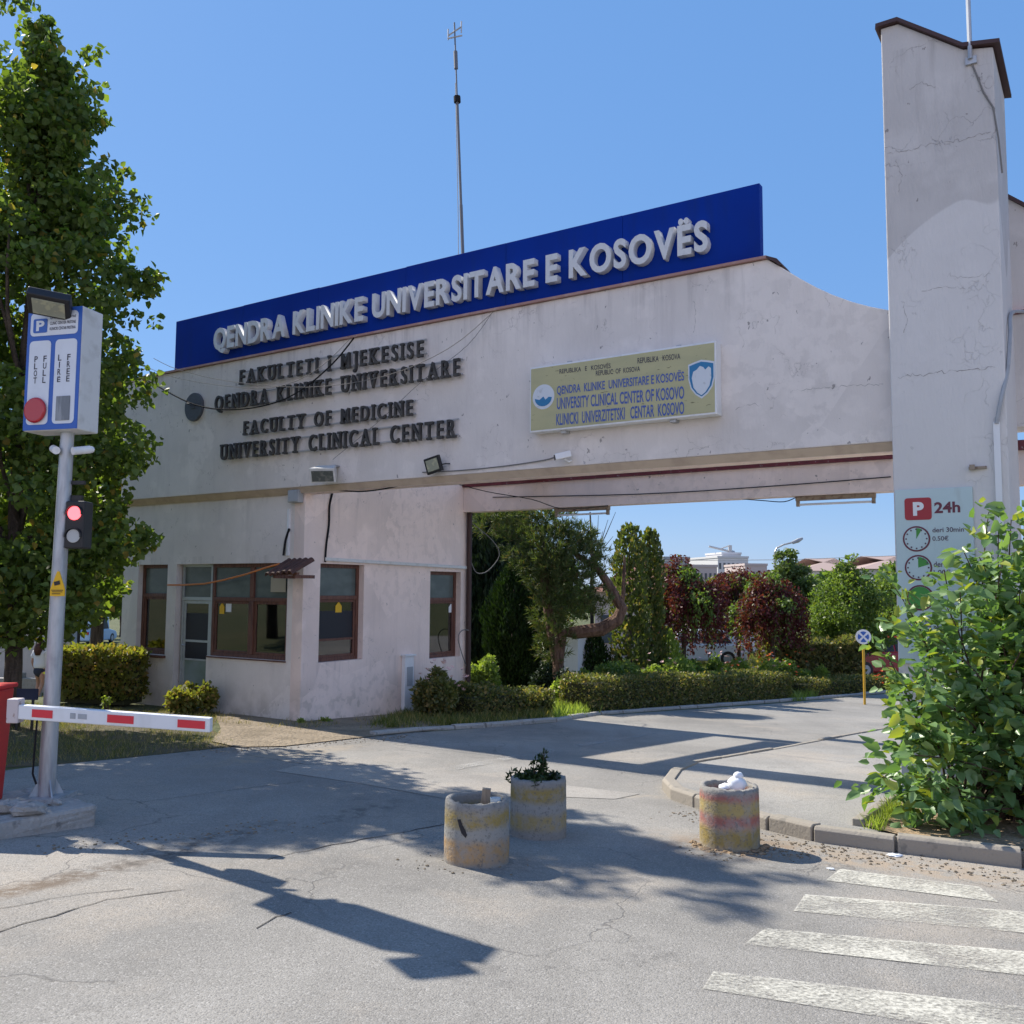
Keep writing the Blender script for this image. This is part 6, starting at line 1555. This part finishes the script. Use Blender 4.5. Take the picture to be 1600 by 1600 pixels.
def car(label, pos, yaw, paint, L=4.2, Hh=1.48, name='parked_car', van=False):
    t = thing(name, label, 'van' if van else 'car', Matrix.Translation(pos) @ rz(yaw), 'parked cars around the garden')
    W2 = .86
    lower = [(-L / 2, .28), (-L / 2 + .03, .62), (-L / 2 + .12, .86), (-L / 2 + .5, .92), (L / 2 - 1.1, .93), (L / 2 - .25, .78), (L / 2 - .02, .6), (L / 2, .3), (L / 2 - .2, .2), (-L / 2 + .2, .2)]
    top_ = [(-L / 2 + .25, .90), (-L / 2 + (.35 if van else .75), Hh - .06), (-L / 2 + 1.3, Hh), (.35, Hh - .02), (.75 if not van else 1.0, Hh - .12), (L / 2 - 1.15, .91)]
    m = MB().prism(lower, -W2, W2); obj('body', m, paint, t, bevel=.07)
    cb = MB(); n = len(top_)
    for s, k in ((-1, 0), (1, 0)): cb.v += [(x, s * (W2 - .04 - .16 * max(0, (z - .9)) / (Hh - .9)), z) for x, z in top_]
    cb.f = [list(range(n)), list(range(2 * n - 1, n - 1, -1))] + [(i, n + i, n + (i + 1) % n, (i + 1) % n) for i in range(n)]; cb.m = [0] * len(cb.f)
    obj('cabin', cb, paint, t, bevel=.04)
    for s in (-1, 1):
        wv2 = [(-L / 2 + .62, .96), (-L / 2 + .95, Hh - .12), (-.12, Hh - .1), (-.12, .96)], [(-.04, .96), (-.04, Hh - .1), (.42, Hh - .13), (L / 2 - 1.3, .96)]
        for wq in wv2: obj('window', MB().add([(x, s * (W2 - .02 - .16 * (z - .9) / (Hh - .9)), z) for x, z in wq], [(0, 1, 2, 3)]), MT['dark'], t)
    obj('windscreen', MB().add([(L / 2 - 1.12, -.7, .95), (L / 2 - 1.12, .7, .95), (.80 if not van else 1.05, .58, Hh - .13), (.80 if not van else 1.05, -.58, Hh - .13)], [(0, 1, 2, 3)]), MT['dark'], t)
    obj('rear_window', MB().add([(-L / 2 + .25, -.66, .98), (-L / 2 + .25, .66, .98), (-L / 2 + (.36 if van else .70), .56, Hh - .12), (-L / 2 + (.36 if van else .70), -.56, Hh - .12)], [(0, 1, 2, 3)]), MT['dark'], t)
    for x in (-L / 2 + .8, L / 2 - .8):
        for s in (-1, 1):
            wh = obj('wheel', MB().disc(.31, s * W2 - s * .16 - .02, s * W2 + s * .012, 20, M=T(x, 0, .31)), MT['black'], t); obj('rim', MB().disc(.19, s * (W2 + .013), s * (W2 + .02), 14, M=T(x, 0, .31)), MT['steel'], wh)
    for s in (-1, 1):
        obj('headlight', MB().box(L / 2 - .22, L / 2 + .005, s * .62 - .15, s * .62 + .15, .58, .72), MT['pale_lens'], t); obj('tail_light', MB().box(-L / 2 - .005, -L / 2 + .15, s * .68 - .1, s * .68 + .1, .66, .84), MT['red_dome'], t)
    return t
carred = mat('car_red', (.30, .012, .02), .25, spec=.6); carwhite = mat('car_white', (.62, .63, .65), .25, spec=.6); carblue = mat('van_pale', (.40, .55, .70), .3)
for (px, Y, yaw, pm, lab, van, Hh) in ((1372, 35, 200, carred, 'red car parked behind the right end of the low hedge', False, 1.48), (1422, 38, 200, carwhite, 'white car behind the red one beside the tower', False, 1.5),
                               (1085, 40, 175, carwhite, 'white car glimpsed between the purple trees', False, 1.5), (1120, 46, 175, carwhite, 'pale car farther back between the purple tree trunks', False, 1.45),
                               (760, 42, 190, carwhite, 'white car seen past the drainpipe', False, 1.5), (140, 62, 90, carblue, 'pale blue van far off between the trunks at the left', True, 2.1)):
    b = based(px, 1040, Y); car(lab, b, R(yaw), pm, Hh=Hh, van=van)

# ------------------------------------------------------------------ left background: curved wall, low walls, bench, woman
WY = 27.0
wb_ = based(60, 1050, WY)
q_ = lambda x, y: ((at(x, y, WY) - wb_).x, (at(x, y, WY) - wb_).z)
o1 = [q_(x, y) for x, y in [(116, 940), (115, 1062)]]
ol = [(q_(116, 900)[0], q_(116, 930)[1]), (q_(116, 900)[0], -.4), (q_(-120, 1000)[0], -.4), q_(-120, 1005), q_(22, 1005), q_(32, 1000), q_(40, 990), q_(45, 975), q_(48, 955), q_(52, 930)]
tag(obj('curved_wall', MB().prism(ol, 0, .35), MT['plaster_far'], None, Matrix.Translation(wb_)), 'pale plastered wall with a concave sweep behind the parking post', 'wall')
b = gnd(20, 1085)
lw = at(20, 1066, 25.4)
tag(obj('low_wall', MB().box(-2.5, .65, 0, .3, -.5, (at(20, 1060, lw.y) - Vector((lw.x, lw.y, gz(lw)))).z).box(.05, .2, -.02, .32, 0, (at(20, 1052, lw.y) - Vector((lw.x, lw.y, gz(lw)))).z), MT['concrete'], None, Matrix.Translation(Vector((lw.x, lw.y, gz(lw)))), bevel=.02), 'low concrete wall in front of the curved wall', 'low wall')
b = gnd(46, 1142); ks = b.y / FPX
bn = thing('trestle_board', 'dark blue board on thin legs standing on the lawn behind the red cabinet', 'board', b)
obj('board', MB().box(-22 * ks, 10 * ks, -.01, .02, 47 * ks, 64 * ks), MT['shorts'], bn); obj('shelf', MB().box(-20 * ks, 9 * ks, -.15, -.011, 38 * ks, 40 * ks), MT['white'], bn)
for x in (-20, 3): obj('leg', MB().box((x - 1.5) * ks, (x + 1.5) * ks, -.01, .02, -.02, 47 * ks), MT['black'], bn)
# the walking woman, seen from behind
def skin_body(name, joints, edges, radii, m, parent=None, sub=2, root=0):
    me = bpy.data.meshes.new(name); me.from_pydata(joints, edges, []); o = bpy.data.objects.new(name, me); COL.objects.link(o)
    md = o.modifiers.new('skin', 'SKIN'); md.use_smooth_shade = True
    sv = me.skin_vertices[0].data if me.skin_vertices else None
    if sv is None:
        bm = bmesh.new(); bm.from_mesh(me); bm.verts.layers.skin.verify(); bm.to_mesh(me); bm.free(); sv = me.skin_vertices[0].data
    for i, r in enumerate(radii): sv[i].radius = r if isinstance(r, tuple) else (r, r)
    sv[root].use_root = True
    sb = o.modifiers.new('sub', 'SUBSURF'); sb.levels = sub; sb.render_levels = sub
    me.materials.append(m)
    if parent: o.parent = parent
    return o
wp = based(60, 1090, 24.4)
hs = (at(60, 999, 24.4).z - wp.z) / 1.70
wm = thing('person', 'woman with long auburn hair in white t-shirt and dark shorts walking away', 'person', Matrix.Translation(wp) @ rz(R(-12)) @ Matrix.Scale(hs, 4))
J = [(0, 0, .90), (0, .01, 1.05), (0, .02, 1.22), (0, .0, 1.36), (0, .01, 1.43), (0, .02, 1.53), (0, .02, 1.62),
     (-.09, .01, .86), (-.10, .10, .48), (-.10, .02, .09), (-.10, .13, .03),
     (.09, -.01, .86), (.10, .0, .47), (.10, -.18, .12), (.10, -.12, .03),
     (-.17, .01, 1.34), (-.22, -.04, 1.08), (-.20, .06, .86), (-.19, .09, .76),
     (.17, .01, 1.34), (.23, .06, 1.08), (.20, .22, .96), (.17, .28, .96)]
Ed = [(0, 1), (1, 2), (2, 3), (3, 4), (4, 5), (5, 6), (0, 7), (7, 8), (8, 9), (9, 10), (0, 11), (11, 12), (12, 13), (13, 14), (3, 15), (15, 16), (16, 17), (17, 18), (3, 19), (19, 20), (20, 21), (21, 22)]
Rd = [(.14, .11), (.12, .09), (.14, .10), (.10, .08), .05, .085, .075, .09, .058, .042, .035, .09, .058, .042, .035, .05, .04, .03, .028, .05, .04, .03, .028]
skin_body('body', J, Ed, Rd, MT['skin'], wm)
skin_body('t_shirt', [(0, .0, .84), (0, .01, 1.05), (0, .02, 1.22), (0, .0, 1.37), (-.17, .01, 1.35), (-.215, -.03, 1.16), (.17, .01, 1.35), (.22, .05, 1.16)], [(0, 1), (1, 2), (2, 3), (3, 4), (4, 5), (3, 6), (6, 7)], [(.215, .165), (.205, .155), (.205, .15), (.125, .10), .085, .085, .085, .085], MT['shirt'], wm)
skin_body('shorts', [(0, 0, 1.0), (0, 0, .84), (-.09, .03, .66), (.09, -.01, .66)], [(0, 1), (1, 2), (1, 3)], [(.18, .145), (.175, .145), .105, .105], MT['shorts'], wm)
hair = MB().ball((0, -.005, 1.585), (.105, .115, .12), 14, 10, noise=.03)
hair.tube([(0, -.06, 1.60), (0, -.10, 1.50), (0, -.11, 1.38), (0, -.10, 1.27)], [.09, .105, .11, .07], 12)
obj('hair', hair, MT['hair'], wm, smooth='all')
for s, y in ((-1, .07), (1, -.14)): obj('shoe', MB().ball((s * .10, y, .04), (.045, .12, .045), 10, 6), MT['white'], wm)

# ------------------------------------------------------------------ far buildings and crane
far_ = mat('far_white', (.55, .55, .56), .9); far2 = mat('far_pink', (.50, .42, .40), .9); fargrey = mat('far_grey', (.30, .32, .34), .9); roofred = mat('roof_tiles', (.22, .10, .075), .9, layers=[(2, (.3, .15, .1), .4, .7, .6)])
rooflight = mat('pale_roof', (.36, .27, .24), .9); fwin = mat('far_window', (.06, .075, .09), .3)
def block(label, px0, px1, pyt, Y, depth, m, rows, cols, yaw=0, name='apartment_building', hip=None, cat='building', base_py=960):
    b = based((px0 + px1) / 2, base_py, Y); Wb = (px1 - px0) / FPX * Y; Hb = (at((px0 + px1) / 2, pyt, Y) - b).z
    t = thing(name, label, cat, Matrix.Translation(b) @ rz(yaw))
    obj('wall', MB().box(-Wb / 2, Wb / 2, 0, depth, -2, Hb), m, t)
    if hip:
        ov = .4; r_ = MB().add([(-Wb / 2 - ov, -ov, Hb), (Wb / 2 + ov, -ov, Hb), (Wb / 2 + ov, depth + ov, Hb), (-Wb / 2 - ov, depth + ov, Hb), (-Wb / 2 + depth * .45, depth / 2, Hb + hip), (Wb / 2 - depth * .45, depth / 2, Hb + hip)], [(0, 1, 5, 4), (1, 2, 5), (2, 3, 4, 5), (3, 0, 4), (3, 2, 1, 0)])
        obj('roof', r_, roofred if hip > 1.6 else rooflight, t)
    else: obj('parapet', MB().box(-Wb / 2 - .15, Wb / 2 + .15, -.15, depth + .15, Hb + .01, Hb + (.06 if cat == 'kiosk' else .5)), m, t)
    for i in range(rows):
        for j in range(cols):
            x = -Wb / 2 + Wb * (j + .5) / cols; z = Hb - 2.0 - i * 3.0
            if z < .8: continue
            wn = obj('window', MB().box(x - Wb / cols * .24, x + Wb / cols * .24, -.06, -.005, z - .75, z + .75), fwin, t)
    return t
block('white unfinished tower block under the crane far behind the garden', 1121, 1172, 872, 230, 18, far_, 5, 7, R(12), name='tower_block')
block('upper recessed storey block on the white tower block', 1128, 1160, 866, 236, 10, far_, 1, 5, R(12), name='roof_storey')
block('grey flat block left of the white tower block', 1078, 1122, 886, 190, 14, far2, 4, 6, R(8))
block('pinkish block right of the white tower block', 1165, 1200, 884, 200, 14, far2, 3, 4, R(5))
block('grey rooftop block above the purple trees at the far left of the gateway', 1038, 1078, 874, 170, 14, fargrey, 3, 4, R(5))
block('cream low building with pale hipped roof behind the garden trees', 1255, 1345, 892, 85, 9, far_, 1, 5, R(-6), name='low_building', hip=1.3)
block('cream gabled building at the right beside the tower', 1352, 1450, 889, 75, 9, far_, 1, 5, R(-6), name='low_building', hip=1.2)
block('small house with red tiled roof behind the columnar trees', 930, 1075, 925, 50, 7, far2, 1, 4, R(-10), name='house', hip=2.0)
block('white kiosk under the pine trunk with a dark side', 877, 904, 992, 24.5, .9, MT['white'], 0, 1, R(-30), name='kiosk', cat='kiosk')
crb = based(1142, 960, 240); cH = (at(1142, 852, 240) - crb).z
ct = thing('tower_crane', 'distant tower crane over the white tower block', 'crane', crb)
k2 = 240 / FPX
obj('mast', MB().box(-.4, .4, -.4, .4, 0, cH), MT['rail'], ct)
jz_ = (at(1142, 862, 240) - crb).z
obj('jib', MB().tube([(1 * k2, 0, jz_), (-33 * k2, 0, jz_ + 8 * k2)], .28, 4), MT['rail'], ct); obj('counter_jib', MB().tube([(0, 0, jz_), (7 * k2, 0, jz_ - 1 * k2)], .4, 4), MT['rail'], ct)
obj('tie', MB().tube([(0, 0, cH), (-16 * k2, 0, jz_ + 4 * k2)], .15, 4), MT['rail'], ct)
# overhead line beyond the garden
for y0, lab in ((868, 'thin overhead line crossing the sky beyond the garden'),):
    p0, p1 = at(1000, 876, 60), at(1460, y0 - 2, 60)
    tag(obj('power_line', MB().tube([p0, p0.lerp(p1, .5) - Vector((0, 0, .15)), p1], .02, 5), MT['rail']), lab, 'power line')
# far hills and town edge trees closing the horizon
for i, (px, Y, H, R_) in enumerate(((1000, 70, 5.5, 3.0), (1180, 75, 5, 3.2), (1300, 60, 4.2, 3), (1420, 65, 5.2, 3.2), (870, 60, 6, 3), (760, 55, 7, 3), (-120, 70, 9, 4), (60, 75, 9, 4), (190, 70, 9, 4))):
    b = based(px, 1000, Y)
    tree(['rounded far tree behind the pine', 'far tree behind the willow', 'far tree behind the round garden tree', 'far tree beside the tower', 'far tree behind the bent pine trunk', 'far tree behind the dark spruces', 'far tree at the left border beyond the lawn', 'far tree beyond the curved wall', 'far tree beyond the hedge by the booth'][i], b, H, [(1.2, R_ * .6), (2.2, R_), (H * .7, R_ * .8), (H, .4)], MT['leaf_mid'], 34, 200, .3, (.9, 1.5), .2, z0=1.0, name='tree', limbs=6)
# litter
for (px, py, s, lab) in ((1397, 1336, .04, 'flat white scrap of litter below the kerb'), (1298, 1357, .018, 'tiny white scrap on the road by the crosswalk'), (1490, 1283, .05, 'clear plastic litter under the bush')):
    p = gnd(px, py, .015 if py > 1300 else .15); tag(obj('litter', MB().ball((0, 0, 0), (s * 1.6, s, s * .25), 8, 5, noise=.25), MT['bag'], None, Matrix.Translation(p)), lab, 'litter')

# grit lying along the kerbs and round the planters
gv = []
for a, b, n in (((1190, 1312), (1600, 1376), 230), ((640, 1352), (820, 1352), 40), ((1080, 1330), (1300, 1335), 160), ((60, 1330), (480, 1290), 130), ((330, 1176), (640, 1152), 300), ((1060, 1270), (1190, 1306), 120)):
    p0, p1 = gnd(*a), gnd(*b)
    for _ in range(n):
        p = p0.lerp(p1, random.random()); q = Vector((random.gauss(0, .12), random.gauss(0, .16), 0)); gv.append((p.x + q.x, p.y + q.y))
gm = MB()
for x, y in gv:
    r_ = random.choice((.004, .005, .006, .008, .012)); gm.ball((x, y, gz((x, y)) + .008), (r_ * 1.3, r_, r_ * .7), 5, 3, noise=.25)
o = obj('grit', gm, MT['sand']); o['kind'] = 'stuff'
